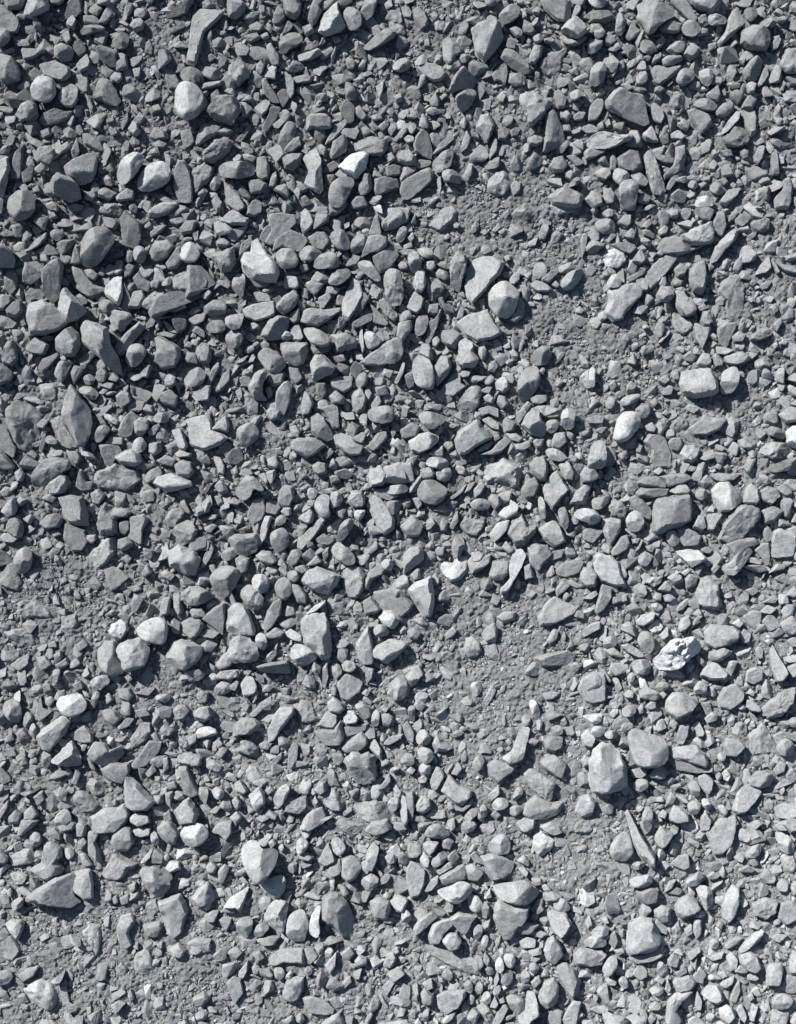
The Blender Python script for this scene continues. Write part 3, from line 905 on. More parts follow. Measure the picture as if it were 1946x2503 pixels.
a6||77,15 83,13 87,19 85,24 80,23
a7||59,42 66,38 69,45 66,50 60,48
a7||58,52 66,50 66,56 62,63 59,58
r6|smooth pale cap-shaped stone, below right of the pale star-shaped slab|32,68 40,58 42,55 50,57 57,67 54,69 48,66 46,72 40,76 34,72
f6||51,54 57,53 60,60 58,64 54,59
f4||35,54 40,49 45,50 48,54 40,56
a7||0,82 8,75 12,71 14,79 8,86 1,89|0,88,14,74,0.6
a5||14,72 20,72 23,78 18,81
a6||26,78 31,73 38,77 34,80
a6||69,68 72,63 80,64 82,72 77,81 71,81 68,76
r8||92,67 96,65 101,68 99,74 93,75
a6||92,76 99,75 97,81 92,80
r7||98,80 101,73 106,70 111,73 110,80 112,88 106,91 101,87
a7||110,78 112,69 118,68 122,74 119,81 112,83|118,68,114,83,0.7
k6||126,72 131,67 138,68 141,75 138,81 130,82 126,78
k8||130,86 135,83 141,84 138,91 133,93
f6|long curved grey slab, well above right of the tall round-shouldered block|141,80 146,71 151,73 158,80 165,92 164,100 156,105 150,98 146,88
a7||84,91 90,86 95,83 98,87 97,94 92,96
f8||54,97 57,89 63,89 60,98 58,107 54,112 50,112 53,104
r6||61,104 67,100 73,98 77,105 77,113 69,119 63,115
f6|long slanting bar, above the tall round-shouldered block|84,107 94,99 104,89 108,92 100,104 88,117 84,115
r5||83,100 86,95 93,96 90,103 84,106
e6||106,98 112,93 119,88 121,93 116,105 108,103
r6||117,103 121,94 128,90 132,95 124,107 118,111
k6||112,115 118,110 124,114 132,122 130,130 122,128 114,122
a5|dark two-tone block, above the flat-topped pale wedge|27,108 32,104 42,104 50,102 53,108 50,118 40,123 34,120 29,112|28,112,52,104,0.6
r6||20,121 26,115 33,114 34,121 28,126 22,125
f6||4,131 7,120 13,110 15,116 12,124 6,132
a6||49,122 54,117 62,118 68,126 62,130 54,128
a5||75,126 79,117 84,116 88,121 84,128 79,131
r5|large two-sided pebble with a pale flat face, just above the flat-topped pale wedge|12,139 17,133 24,130 32,131 38,136 34,144 28,153 22,158 17,152 13,145|26,131,25,158,0.9
k6||32,125 37,121 45,124 42,135 37,137
r8||46,142 50,137 58,137 62,145 58,152 52,153 48,149
k5|dark-sided rough stone, just above right of the flat-topped pale wedge|36,152 42,146 48,146 52,152 57,157 53,166 46,168 40,160|42,146,47,168,0.5
r4||65,148 68,141 74,139 79,144 80,153 74,159 68,156
r6||75,137 78,134 84,134 86,140 82,144 77,142
a7|broad pale flat-topped boulder-like slab, above the tall round-shouldered block|87,142 92,134 101,131 112,135 120,138 117,145 110,154 100,152 92,147|90,147,119,141,0.7
e6|large pale dusty stone, above right of the tall round-shouldered block|121,134 127,130 137,129 141,136 140,150 134,158 125,157 121,148
a6||140,143 143,135 152,128 158,131 154,138 146,142 143,150 140,149
r7||153,128 157,124 163,125 164,131 160,135 155,132
f8||91,170 98,163 108,158 108,161 99,168
a6||79,145 85,146 92,155 91,162 84,160 80,153
k5|pale ragged flat stone, above right of the tall round-shouldered block|160,148 168,140 176,138 178,160 166,158
a5||138,160 145,155 154,166 148,170 140,170
a7||155,170 162,166 169,170 172,176 158,176
r5||-4,146 6,148 16,155 8,160 -4,164
a6||91,130 100,121 105,127 98,130
a6||82,131 90,129 93,134 88,137 82,134
a5||104,118 110,114 110,122 106,126
f3||98,108 106,103 115,109 110,113 102,112
a7||70,85 74,81 79,82 79,88 74,89
r5||65,97 66,90 72,87 75,91 73,96
f4||57,86 58,76 67,76 70,82 66,88
f5|hazy dust-covered slab, below right of the pale star-shaped slab|42,88 47,74 56,73 58,84 54,92 46,96
a6||8,90 13,87 18,88 16,92 9,92
a6||7,98 14,95 18,97 12,103 8,102
a5||15,64 20,58 24,62 27,69 20,71
r6||6,67 12,61 11,67 8,71
a4||3,50 12,53 16,58 8,62
a5||96,47 101,43 107,45 109,53 102,55 97,52
f4||114,52 124,49 131,54 126,58 117,57
a5||110,55 118,55 120,60 112,63
a4||-6,106 4,105 11,108 10,115 2,118 -6,118
f5||148,66 160,66 168,72 160,76 152,73
a5||105,37 112,32 115,36 108,42
f6||128,25 138,19 142,20 138,29
a6||161,18 165,14 166,20 163,24
@960,1000
a7|large pale slab with a dark lower edge, well above left of the angular grey overhang|51,26 55,18 62,14 69,9 75,14 82,24 70,31 60,38 55,38|53,37,83,23,1.0
r5||21,5 28,2 36,4 44,6 42,12 32,18 25,14
a8|bright white block with a dark right face, well above left of the angular grey overhang|13,27 20,21 30,19 37,22 38,27 30,34 22,37 15,34|37,20,24,38,1.1
e7|rounded square pale stone with a cracked top, above left of the angular grey overhang|74,56 78,46 86,43 90,40 100,44 109,49 108,58 104,66 96,66 84,62 76,60|107,47,104,66,0.8
f7|pale pointed diamond-shaped slab, just above the angular grey overhang|124,66 130,55 136,51 140,58 146,67 140,74 132,84 127,76
e7||95,40 100,35 109,33 114,37 111,43 103,46
a5||22,56 25,49 32,48 36,54 34,58 26,58
r7||27,45 31,40 40,40 46,43 46,49 38,50 30,48
r7||36,50 48,48 49,56 44,61 36,58
r4|large dark rounded slab with an iron stain, well left of the angular grey overhang|21,66 25,59 34,59 46,66 43,74 36,80 27,78 21,73
a7|bright two-faced block, well left of the angular grey overhang|-8,48 6,44 10,47 12,58 10,62 -8,61
a6|pale smooth faceted boulder-like stone, left of the white egg-shaped stone|106,14 110,6 116,-1 121,1 122,6 128,18 124,24 116,22|122,4,110,16,0.7
a5||91,11 94,6 103,12 100,19 92,20
r6||126,13 130,9 137,9 138,15 132,21 127,18
r8||139,5 142,0 150,0 151,7 149,17 142,17 139,11
a6||132,26 134,20 143,19 145,27 138,34 132,32
r7||126,35 131,32 139,35 144,39 141,44 133,43 128,39
f5||122,0 128,-4 140,0 138,6 130,8 124,6
a6||82,34 88,27 94,23 98,27 90,36 84,38 72,38|82,38,98,27,0.6
f7||70,34 76,29 83,27 80,33 72,36
a5|dark angular stone with a hollow, above the angular grey overhang|113,46 118,40 126,39 129,46 128,60 122,60 115,54
a4||106,68 110,60 118,56 122,62 118,72 110,74
a7||137,46 145,42 150,52 149,59 143,59|138,57,150,54,0.5
a6||155,54 160,47 168,49 172,57 164,61 157,61
a6||146,79 152,68 158,63 166,60 163,70 160,79
r8||149,87 156,82 165,83 172,89 170,95 160,94 153,91
r6||120,74 124,72 127,84 126,92 121,89
r6||136,84 143,80 146,92 144,101 139,97
k5|large rough dome-shaped stone, just left of the angular grey overhang|94,103 98,95 107,88 113,96 120,96 118,104 110,113 102,114
a7|large angular grey stone with a dark underside, above left of the bright leaf-shaped slab|120,100 127,95 132,92 138,95 142,104 144,110 134,115 126,109|121,104,144,109,0.6
a6|pale-edged pentagon stone, just below left of the angular grey overhang|111,113 117,111 128,113 133,120 124,130 121,136 114,128|118,112,121,136,0.4
f8|long bright leaning slab, below left of the angular grey overhang|89,149 97,141 96,130 100,118 107,116 110,122 105,134 98,147 95,152 89,153
a8||80,104 87,94 97,92 95,100 88,108 84,111
a8||87,88 92,82 97,80 97,75 105,80 103,87 94,92|88,91,106,82,0.4
e6|broad dust-covered rock, left of the angular grey overhang|55,94 60,89 70,92 78,92 76,98 70,106 61,104 56,99
r6||63,79 70,74 78,75 81,80 78,84 68,84
a5||79,76 82,70 90,72 91,78 85,84
e8|large bright ragged crust, left of the angular grey overhang|39,130 42,124 50,126 57,121 63,124 64,132 58,142 48,145 41,138
a6||62,126 68,120 76,122 82,120 81,128 74,133 65,137
a7||65,119 72,118 76,121 72,127 66,127
a7|pale cube with a shaded front, well above right of the tall round-shouldered block|9,120 14,115 22,113 25,117 26,125 14,134 9,137|9,127,26,116,0.9
a8|large bright crumpled wedge, right of the tall round-shouldered block|12,150 18,144 26,141 32,138 34,150 35,160 32,172 26,172 20,164|33,138,30,170,0.4
f5|broad flat dark five-sided slab, right of the tall round-shouldered block|-16,152 4,147 10,154 18,162 14,168 6,174 -4,172 -10,166
a6||80,138 82,126 97,126 97,136 91,142 84,142|80,139,97,134,0.5
r4||72,146 75,140 82,142 84,148 76,151
f4||135,134 141,128 150,125 160,127 155,136 144,140 137,138
a6||155,137 158,131 165,131 170,137 168,147 160,148 155,143
f7|large pale slab with a sharp corner, below left of the bright leaf-shaped slab|120,172 128,160 134,155 142,160 154,164 150,170 136,178 122,180
a6||135,150 140,141 148,146 142,152 136,156
r7||2,145 6,138 12,138 13,147 9,151 3,149
a6||14,138 20,132 23,133 22,141 17,142
r6||48,116 52,104 57,104 60,112 56,122 52,124
a5||47,98 51,88 54,84 55,93 50,100
a5||39,96 41,91 46,93 45,102 40,101
a6||28,100 28,93 33,90 36,95 31,100
a4||6,97 16,88 26,96 22,106 12,106
a6||35,117 38,114 43,115 42,122 37,122
f7||45,75 55,68 62,61 58,69 50,75
f6||59,70 63,62 69,60 64,68
a6||67,67 73,60 77,63 74,70 68,74
a6||16,74 22,73 25,79 21,84
r5||8,77 12,73 16,76 14,82 9,81
r6||-6,66 0,63 12,63 13,68 6,71 -6,70
a6||29,37 36,33 42,30 42,40 34,39
a4||42,30 44,27 50,27 51,32 46,35
a7||93,20 102,20 108,24 105,28 98,26
a5||100,29 110,27 114,26 115,31 108,35 101,34
a5||116,27 119,24 126,25 124,32 119,33
a5||82,18 88,19 90,24 85,27
a6||74,9 80,6 89,12 89,18 82,16
f5||71,0 80,-3 88,0 88,8 80,4 74,6
a6||102,3 110,-2 112,2 104,13
a5||6,17 16,11 23,15 20,23 8,25
f5||158,100 166,98 176,101 166,112 158,108
a6||157,157 168,150 170,154 164,158
a6||90,115 94,109 102,117 97,121
f6||160,8 170,5 176,6 174,12 162,12
k6|ragged grey slab, just below left of the white egg-shaped stone|160,48 164,30 172,25 176,30 176,48 168,50
a6||166,122 172,118 174,136 168,134
a5||108,130 115,128 118,140 110,142
f4||125,120 134,118 144,115 140,124 130,126
@1446,1000
r8|large white egg-shaped stone, well above left of the white faceted boulder|18,22 20,10 26,3 33,2 39,6 41,11 37,18 30,26 23,28 17,25
a9||160,20 166,14 176,14 176,36 168,33 161,29
a8|white faceted boulder-like stone, well below right of the white egg-shaped stone|98,68 103,62 111,60 118,66 124,73 122,79 113,85 105,85 100,77|111,60,112,86,0.6
a7||124,77 126,67 131,61 138,67 139,73 136,80 127,79
k5|large coarse leaning slab with a dark lower edge, below right of the white faceted boulder|103,108 106,101 112,90 118,82 126,78 140,83 140,88 131,100 123,109 112,110|104,104,124,108,0.5
a5|large square-cornered block with a ridged pale left edge, left of the white faceted boulder|49,101 51,80 54,74 65,73 80,71 82,80 82,93 72,97 62,101 54,104|54,74,53,104,-0.6
r8||27,93 30,87 36,84 41,87 43,95 38,102 31,101
f8|large bright leaf-shaped slab, below right of the angular grey overhang|1,128 5,120 16,122 22,127 25,138 28,146 18,147 8,143 2,136
a6||16,118 24,106 30,104 32,112 29,117 22,121 17,122
a7|tall pale triangle with a dark right side, just above the bright leaf-shaped slab|8,92 16,90 24,92 24,100 16,114 12,108 9,100|24,90,14,115,0.8
f7|pale square slab, below right of the white faceted boulder|148,110 149,101 154,99 168,103 168,112 165,122 148,123
f6||134,117 140,111 146,111 147,123 145,130 138,121
f8||69,118 78,116 88,117 95,124 90,127 82,131 76,125|69,119,96,126,0.7
e6|rough pale half-buried rock, above right of the white crumbly rock|85,152 88,140 96,137 104,143 107,152 109,162 104,168 92,167 86,160
k6|long curved finger with a knob, below the white faceted boulder|105,130 113,126 120,117 130,115 132,119 124,128 116,138 108,136
f5|flat broad stone, below left of the white faceted boulder|70,99 80,98 86,102 92,106 88,113 76,114 72,108
r6||61,104 64,100 70,101 73,110 67,115 62,110
f7||124,126 127,123 134,123 140,128 138,129
a5||124,129 140,129 145,133 138,136 126,132
a6||145,136 152,128 160,129 158,133
a4||36,70 41,65 55,65 64,66 62,72 48,74 38,74
a7||64,68 72,63 78,63 82,68 80,71 70,71
a5||36,62 43,56 55,56 62,63 60,66 44,65
a5||55,56 65,54 78,53 84,58 76,62 64,65 60,60
a5||30,74 36,71 42,75 50,84 48,92 42,90 34,82
r6||85,71 88,66 94,66 96,71 92,76 87,75
a7||82,99 88,88 93,89 95,98 90,101
a5||95,100 95,88 102,86 109,88 104,96 100,102
e6|large dusty flat slab, just below left of the white egg-shaped stone|0,35 4,26 10,30 18,30 22,35 23,42 17,50 8,48 -4,48
f5|broad dull slab with round top, just below right of the white egg-shaped stone|43,27 48,21 58,20 62,26 66,38 65,48 54,49 49,42 50,34
a5||63,28 66,24 74,24 76,30 72,35 66,34
k7||73,38 77,30 84,31 90,33 87,42 83,45 76,43
a5|large dark slab with jagged bright edge, above the white faceted boulder|80,16 88,10 93,5 98,7 108,7 112,10 106,18 96,22 84,21
e4||65,14 72,4 80,7 82,16 74,22 67,20
r5||35,3 40,-3 48,-3 49,3 44,8 38,6
a5||142,5 146,2 154,3 155,11 150,14 143,11
a5||154,5 164,-2 176,0 176,10 160,12
r4||143,18 148,14 158,18 161,24 154,25 146,22
e6|broad cracked pale plate, above right of the white faceted boulder|138,36 144,28 160,28 168,34 158,40 148,42
r3||145,50 152,45 160,42 172,39 176,42 166,50 150,53
a6||97,55 105,53 114,54 124,53 116,60 108,61 102,59
r6||0,74 8,73 16,71 13,78 6,84 0,82
r7||-4,88 0,83 5,86 8,92 2,96 -4,96
k6||13,82 17,76 24,76 30,82 27,90 18,89
a7||68,138 73,136 80,132 82,134 77,139 70,133
r6||38,124 41,119 48,119 50,124 45,131 39,129
a7||62,140 67,136 74,138 75,143 68,146
a6||77,141 80,136 88,139 86,146 78,150
k7||44,143 50,139 58,139 57,144 50,148
a6||53,150 61,142 66,147 64,152
a6||2,168 6,152 8,145 16,148 16,157 10,166 4,170
f6||90,116 95,114 100,117 97,120 91,119
a5||110,112 120,107 134,106 138,112 126,116 118,122
a8||153,158 154,153 160,153 162,161 154,162
e6||158,63 162,57 170,58 176,60 176,69 166,69
k5||138,68 144,64 152,66 156,72 148,80 140,76
a5||140,84 150,80 158,85 150,94 142,96
f7||165,79 176,76 176,88 170,84
a6||164,94 168,86 174,90 174,96
f7||159,100 168,97 176,97 176,104 170,104
a6||50,156 53,152 57,153 57,159 52,159
a6||58,155 64,153 70,157 66,160 60,160
a6||70,164 78,157 83,157 76,166 70,168
r7||48,162 54,160 59,164 55,168 49,166
a6||83,170 88,165 91,170 87,173
a6||24,155 28,153 29,159 25,160
a7||98,133 102,128 106,131 101,137
a6||33,108 40,107 38,112 34,112
f6||36,118 41,108 43,109 39,117
f4||150,140 158,136 166,142 162,146 152,143
a6||160,154 166,146 170,150 166,157
a5||36,32 39,27 43,31 41,37 37,36
a5||56,10 60,7 65,9 62,13
a5||58,4 62,0 66,3 62,6
a6||44,14 50,11 54,15 52,20 46,18
f7||51,52 56,48 60,51 55,55
a5||101,49 104,45 108,47 106,51
a5||109,48 113,46 116,50 112,52
a5||77,50 82,47 87,48 85,52 79,52
a5||67,46 70,42 70,48 68,50
f6||3,18 8,15 13,15 8,21
a5||0,8 5,5 10,9 8,12 0,12
a6||140,160 148,155 154,157 150,161
f6||126,150 134,147 138,151 132,155
f7||138,168 144,162 152,165 146,170
@0,1500
r8|big bright smooth-domed stone, left of the flat-topped pale wedge|114,12 120,7 130,2 137,3 141,8 139,23 134,25 124,22 116,17|120,20,140,16,0.5
k7|pale pitted cube-like block, just below left of the bright smooth-domed stone|98,27 106,22 117,19 123,23 125,34 122,42 113,46 104,47 101,38|110,46,124,32,0.5
k8||91,14 95,7 101,4 106,7 107,13 101,22 95,21
a7|large pale block with a dark right side, just below right of the bright smooth-domed stone|139,34 145,22 152,21 163,24 170,27 168,36 156,47 148,46 141,40|155,23,156,47,0.7
a5||151,7 158,3 166,4 170,10 166,18 158,21 153,16
a6|pale slab with a broad dark right side, below left of the bright smooth-domed stone|82,30 88,22 96,23 99,36 103,48 95,53 86,48 82,40|89,22,88,48,0.7
r8|bright smooth oval stone, below left of the bright smooth-domed stone|48,74 52,68 62,66 70,66 74,73 72,80 62,85 54,83
k7||76,55 82,51 90,50 92,56 86,63 77,62
a7|large pale slab with a dark right edge, above left of the sail-shaped triangle|31,102 38,94 52,84 60,88 56,98 42,114 36,112|57,86,40,114,1.1
a7|pale triangular prism with a shaded base, above left of the sail-shaped triangle|44,121 52,113 61,104 66,112 69,120 68,125 57,126 45,123|45,121,66,111,0.9
r6||36,113 44,116 42,126 37,128 35,120
a6|dark multi-faced block with pale top-left facet, just above left of the sail-shaped triangle|74,115 80,105 89,106 93,112 102,108 104,116 95,124 86,125 77,120|78,120,92,110,0.7
a5|dark slab half hidden beneath the multi-faced block, just above left of the sail-shaped triangle|84,128 93,123 108,123 109,130 104,140 95,139 87,134
a7|large pale sail-shaped triangle, above right of the upright box stone|105,134 107,132 114,137 124,148 131,155 124,162 112,163 106,158 104,146|107,163,131,156,0.6
a7|broad pale slab below the sail-shaped one, just below left of the sail-shaped triangle|77,168 88,160 98,160 104,156 109,164 106,172 98,180 78,182
f4|dark tilted slab with a pale edge, just above the sail-shaped triangle|108,126 118,114 124,105 135,106 133,114 122,126 112,129|110,128,124,107,-0.5
r6||3,80 5,73 11,70 18,74 19,84 16,91 8,88|10,71,9,90,0.6
a4||13,99 19,94 24,100 27,106 22,111 15,107
a5||19,86 22,81 26,83 28,88 22,96 19,92
r6||25,94 28,90 31,94 30,104 25,101
f6||58,100 66,95 71,91 78,99 78,106 70,107 62,104
e5|broad flat crusted slab, above the sail-shaped triangle|107,104 114,94 118,89 126,89 127,98 120,108 112,113
e5||70,139 78,136 88,142 87,149 80,151 72,145
e5|large dusty half-sunk block, left of the sail-shaped triangle|59,152 66,146 76,150 83,158 78,165 66,166 60,160
a7|bright chunky pebble, right of the sail-shaped triangle|145,163 152,155 158,151 162,157 166,165 164,172 150,174
a5|long dark tapered stone, just right of the sail-shaped triangle|149,126 156,126 162,140 166,149 160,152 154,149 151,138
k6||147,118 156,114 168,118 168,126 158,127 149,124
k6||144,80 149,75 155,75 158,80 153,87 147,88
a7||161,82 166,77 174,76 176,84 170,90 163,88
a6||133,96 137,91 145,96 142,101 136,101
r7||46,168 52,162 57,161 61,168 58,178 48,178
a7||109,167 115,164 124,166 126,172 116,176 109,172
e5|long half-buried dark ridge, well left of the bright smooth-domed stone|0,15 8,12 20,11 29,18 30,26 18,26 4,20
f5||8,43 16,37 25,33 24,42 16,48
a5||30,36 38,35 44,42 36,48 32,44
a6||45,34 51,30 53,36 47,42
a6||46,42 56,36 58,42 50,46
r6||44,46 52,46 49,56 46,58
a6||61,58 68,55 70,62 63,65
a6||68,62 74,66 76,70 71,69
r6||76,75 79,64 85,64 82,74 78,79
a6||104,52 109,50 111,54 107,57
a5||41,24 46,22 48,28 40,28
a5||63,26 70,21 74,26 66,32
a5||36,58 42,58 44,64 37,66
a6||38,70 43,68 46,72 42,77 38,75
f5||34,68 36,78 44,80 34,90 30,84
f4||112,66 120,62 130,61 124,68
a5||98,62 108,61 112,68 108,73 99,70
a5||66,84 76,80 76,88 70,90
a5||85,80 92,78 98,80 102,87 94,92 88,88
f5||98,94 106,86 112,86 108,93 100,97
a5||112,80 122,78 126,84 116,86
a6||156,103 164,98 164,106 158,110
a5||136,120 140,118 141,128 136,132
a5||121,132 128,124 131,130 124,136
a6||139,140 146,138 148,144 141,146
f7||-2,168 4,158 8,154 7,160 0,172
a6||8,168 14,162 19,166 16,174 8,174
a6||21,164 27,158 33,166 28,172 20,172
a5||27,150 36,146 38,154 32,160
r5||16,148 26,147 34,142 33,146 22,151
a5||54,130 58,127 61,132 57,135
a5||60,140 64,128 68,132 64,142
a7||68,128 70,124 72,127
e6||50,1 64,0 66,10 58,20 50,14
f6||13,119 21,113 22,118 15,124
f5||4,112 12,112 14,118 8,119
a5||3,104 10,98 12,105 5,108
a6||138,148 145,146 142,160 139,156
a6||136,165 142,162 144,170 138,174
k5||163,68 168,63 174,65 173,73 167,74
@480,1500
a7|smooth pale boulder-like wedge with a flat top, left of the tall round-shouldered block|26,6 27,-4 33,-9 40,-8 45,0 49,12 49,18 42,19 32,17 26,14|26,14,48,12,0.3
f4|dark upright slab beside the pale wedge, just left of the flat-topped pale wedge|4,4 16,-6 24,-10 24,4 22,18 18,14
a5||56,8 59,-2 64,-10 72,-14 70,0 64,10 58,15|58,14,68,-2,0.3
a7|tall broad pale block with a rounded shoulder, right of the flat-topped pale wedge|87,5 92,1 107,-1 110,6 112,20 113,30 110,37 104,37 98,31 90,25 88,16|101,0,104,37,0.4
k7|large rounded pale stone with rough patches, just below the flat-topped pale wedge|27,30 29,22 36,17 44,19 50,25 54,33 50,39 40,39 32,40 28,36
a6||16,42 22,34 28,30 32,40 27,45 20,47
r8||49,20 53,15 58,17 60,24 57,30 52,28
a5||57,18 66,11 74,15 70,20 60,21
f8||73,17 78,12 88,18 88,24 80,22
r7|pale round-ended block at the foot of the tall block, right of the bright smooth-domed stone|78,36 81,25 88,25 98,30 101,37 91,43 84,41|80,37,98,29,0.7
a4||50,43 60,40 70,39 77,37 78,45 78,50 66,49 55,47|53,43,77,38,1.0
f6||54,40 60,33 68,24 67,34 62,40
a8|bright pointed two-faced blade, below left of the tall round-shouldered block|60,96 65,83 70,77 82,77 80,84 72,94 66,103 60,106|64,104,81,79,0.9
f8||37,58 42,51 47,52 51,60 50,65 42,69 40,70
f6|pale flat hexagon slab, below right of the tall round-shouldered block|117,58 122,50 130,50 138,57 136,64 126,73 120,70
a7||109,74 114,68 122,74 124,78 119,83 110,81|109,81,123,77,0.5
f7||100,93 105,86 109,80 117,83 117,90 114,95 106,94
a5|dark rounded body under the pale capstone, below the tall round-shouldered block|98,97 105,95 114,95 120,88 123,102 120,109 108,109 101,103
f8||122,86 126,80 131,80 135,86 133,91 124,91
a6||120,111 129,103 137,97 142,102 142,109 135,114 124,115|121,111,142,104,0.4
k6|large rough pale-topped block, well above right of the shield-shaped boulder|122,119 128,114 144,114 149,120 150,132 146,141 134,140 126,130|123,122,149,124,0.6
f7||143,110 148,103 154,112 154,121 150,118
e6||38,110 36,105 45,104 52,112 52,120 42,116 32,114
k5|broad flat pitted slab, below the flat-topped pale wedge|31,92 38,86 50,86 54,91 46,100 31,101
e7|large pale irregular crust, above the shield-shaped boulder|40,130 44,126 50,126 56,134 62,138 55,145 46,142 42,138
a8||44,150 53,142 57,148 58,156 50,164 46,158|46,160,58,150,0.5
r8||65,150 70,142 76,139 79,144 75,152 70,159 65,156
r8||13,146 18,142 24,146 24,151 18,154
a7||30,154 34,150 38,156 37,161 32,160
e6|dusty stone, above right of the shield-shaped boulder|104,156 106,150 112,143 118,146 124,156 122,164 112,164
a7|broad pale flat stone, above right of the shield-shaped boulder|90,168 96,162 105,159 108,166 104,174 94,180 86,178
e6|large pale dusty triangular slab, above left of the white nugget|129,158 140,155 152,154 163,165 162,172 148,174 136,168
a7|pale tall wedge with dark right side, just right of the tall round-shouldered block|132,26 138,16 143,9 146,22 148,36 146,42 138,42 134,36|144,10,140,42,0.5
a7|pale winged stone joined to the tall wedge, right of the tall round-shouldered block|142,31 150,26 160,21 172,22 176,26 166,36 158,42 150,38|146,38,172,26,0.7
r6||147,12 151,8 158,10 161,16 155,19 148,18
a8||151,3 156,-3 166,-2 169,6 164,13 156,10
f5||115,25 122,20 128,24 124,28 117,29
k6||121,42 125,37 132,40 133,45 128,49 122,46
r5||112,40 120,42 122,50 114,55
e5|dusty half-buried lump, below the tall round-shouldered block|82,80 88,70 96,72 100,84 104,88 94,92 84,90
f6||105,45 109,40 110,52 107,62 105,60
f6||76,126 77,112 81,106 85,109 84,120 79,129
f5||57,130 64,120 72,114 71,120 62,130
a6||52,108 58,105 64,107 60,113 54,112
a6||98,146 102,138 108,138 109,146 103,150
e8||74,134 80,132 84,127 86,132 84,141 78,140
a6||57,146 62,142 65,146 60,150
f7||97,154 99,150 102,155 99,158
k5|broad pale lump, above right of the shield-shaped boulder|72,152 82,152 92,150 93,158 86,166 74,164
a7||32,140 37,137 43,146 40,150 33,147
k6||140,43 148,46 146,54 141,58
a7||152,78 156,75 160,78 157,82
f5|grey broad slab, below right of the tall round-shouldered block|158,66 164,56 172,50 178,56 176,68 164,72
a6||137,66 141,62 145,64 142,69
r6||145,92 146,82 150,78 153,84 151,93
a7||153,83 160,82 164,86 160,94 155,92
a5||131,76 138,72 145,78 146,84 140,88
f4||122,94 132,92 143,90 142,96 132,100 124,102
a6||112,62 114,58 117,62 116,68 112,67
f6||155,108 160,102 172,99 170,104 160,109
r7||160,129 164,126 170,127 165,132
a6||150,146 156,138 160,131 162,138 157,144
r8||160,156 165,150 169,154 167,161 162,161
f6||28,60 33,55 36,56 33,64 29,63
e6||4,56 14,48 18,52 16,58 9,62
k6||16,52 22,46 36,46 36,52 26,55 18,54
r6||0,68 4,63 8,66 5,74
e6||4,82 8,75 16,71 20,78 14,86 8,90
f5||36,76 42,72 45,76 42,82
f6||44,84 50,78 56,75 55,80 48,86
a5||16,116 22,110 27,112 22,120
f7||11,164 17,159 21,160 17,165
f5||2,14 14,13 20,16 14,21 4,19
f5||48,48 56,52 57,58 51,55
a5||113,115 121,115 124,120 119,126 114,124
k7||-6,160 2,160 3,168 -4,172
a7||28,168 34,163 39,168 34,174
@960,1500
e6|rounded dust-coated cobble, above left of the bone-shaped stone|58,30 60,20 66,18 73,22 75,30 71,37 65,38 60,35
r5|smooth dark oval stone, below right of the tall round-shouldered block|-3,58 2,53 7,50 11,54 13,62 9,71 2,72 -3,68
a6||10,52 16,44 22,42 26,50 20,57 16,61 14,60
r8||64,60 67,56 73,57 74,64 68,69 65,66
r8||112,73 116,70 120,74 122,85 118,88 114,80
r6||106,86 110,82 114,86 113,92 108,93
a7|long bone-shaped pale stone, left of the largest bright boulder|104,96 108,92 113,94 111,104 108,118 105,121 96,124 90,118 98,112 101,104
a6|dark-footed slab beneath the bone-shaped stone, just below left of the bone-shaped stone|78,124 84,120 92,122 103,124 100,130 87,140 80,134
k7|large pale slab with a ragged lower arm, just below right of the bone-shaped stone|107,132 114,127 122,131 134,138 132,148 129,156 123,150 114,144|120,148,134,138,0.4
a6|large slab lifted like a beak, below the bone-shaped stone|107,165 110,156 118,149 124,152 132,155 141,154 138,164 128,169 114,170|108,164,140,157,0.6
a7|pale block with a dark-sided corner, below left of the bone-shaped stone|40,146 43,140 47,132 55,141 66,146 65,151 58,159 50,155|50,156,66,148,0.7
a5||50,157 58,160 66,152 66,156 58,163 52,162
a7||32,108 37,99 43,104 50,111 44,114 36,114|32,110,49,112,0.5
r7||19,102 22,96 27,95 32,102 29,108 21,108
r7||20,112 25,109 33,112 34,119 28,124 22,120
r7||21,128 24,123 32,124 31,133 23,132
a7||21,136 26,133 29,136 27,140 22,140
f7||31,138 36,126 40,128 43,134 36,146 32,144
a6|rounded square with a lifted pale side, just below right of the bone-shaped stone|121,122 126,118 133,116 140,120 144,124 140,136 134,134 124,127|123,127,140,132,0.7
a4||124,104 130,100 141,101 140,110 132,114 126,112
r6||130,94 136,91 141,94 140,99 134,101
a6||126,78 134,80 141,83 134,86 128,88
a6||124,65 132,64 139,65 134,70 126,71
f6|large pale flat slab, above the largest bright boulder|152,62 157,52 164,48 176,48 176,72 164,74 157,70
r8||81,157 86,151 93,151 96,156 92,161 84,161
r7||94,162 100,157 106,158 107,162 100,167
r7||71,160 75,156 78,160 78,167 74,167
r7||58,168 64,160 70,160 69,166 62,172
a6||80,166 85,162 90,166 86,170
a7||78,150 84,144 88,142 89,148 82,154
r7||99,148 103,142 108,144 106,150 99,155
e7||26,168 32,161 44,162 46,169 38,171 29,170
a7||45,156 49,155 52,160 46,162
k7||19,157 24,150 31,152 32,160 26,165 20,163
a5||11,148 17,146 18,160 16,172 12,164
f7||6,158 8,149 11,152 13,170 10,176 7,170
r8||-4,154 0,150 5,153 4,160 0,163 -4,160
r6||6,120 12,114 18,118 18,124 12,126 7,123
f5||8,94 12,88 18,98 17,108 12,104
r5||12,78 16,75 19,78 18,90 14,88
e6||69,100 72,94 80,92 80,100 72,105
k6||48,100 54,95 60,97 56,101 50,103
r6||54,95 58,92 62,95 58,97
a6||70,116 72,108 77,106 82,112 82,116 76,115
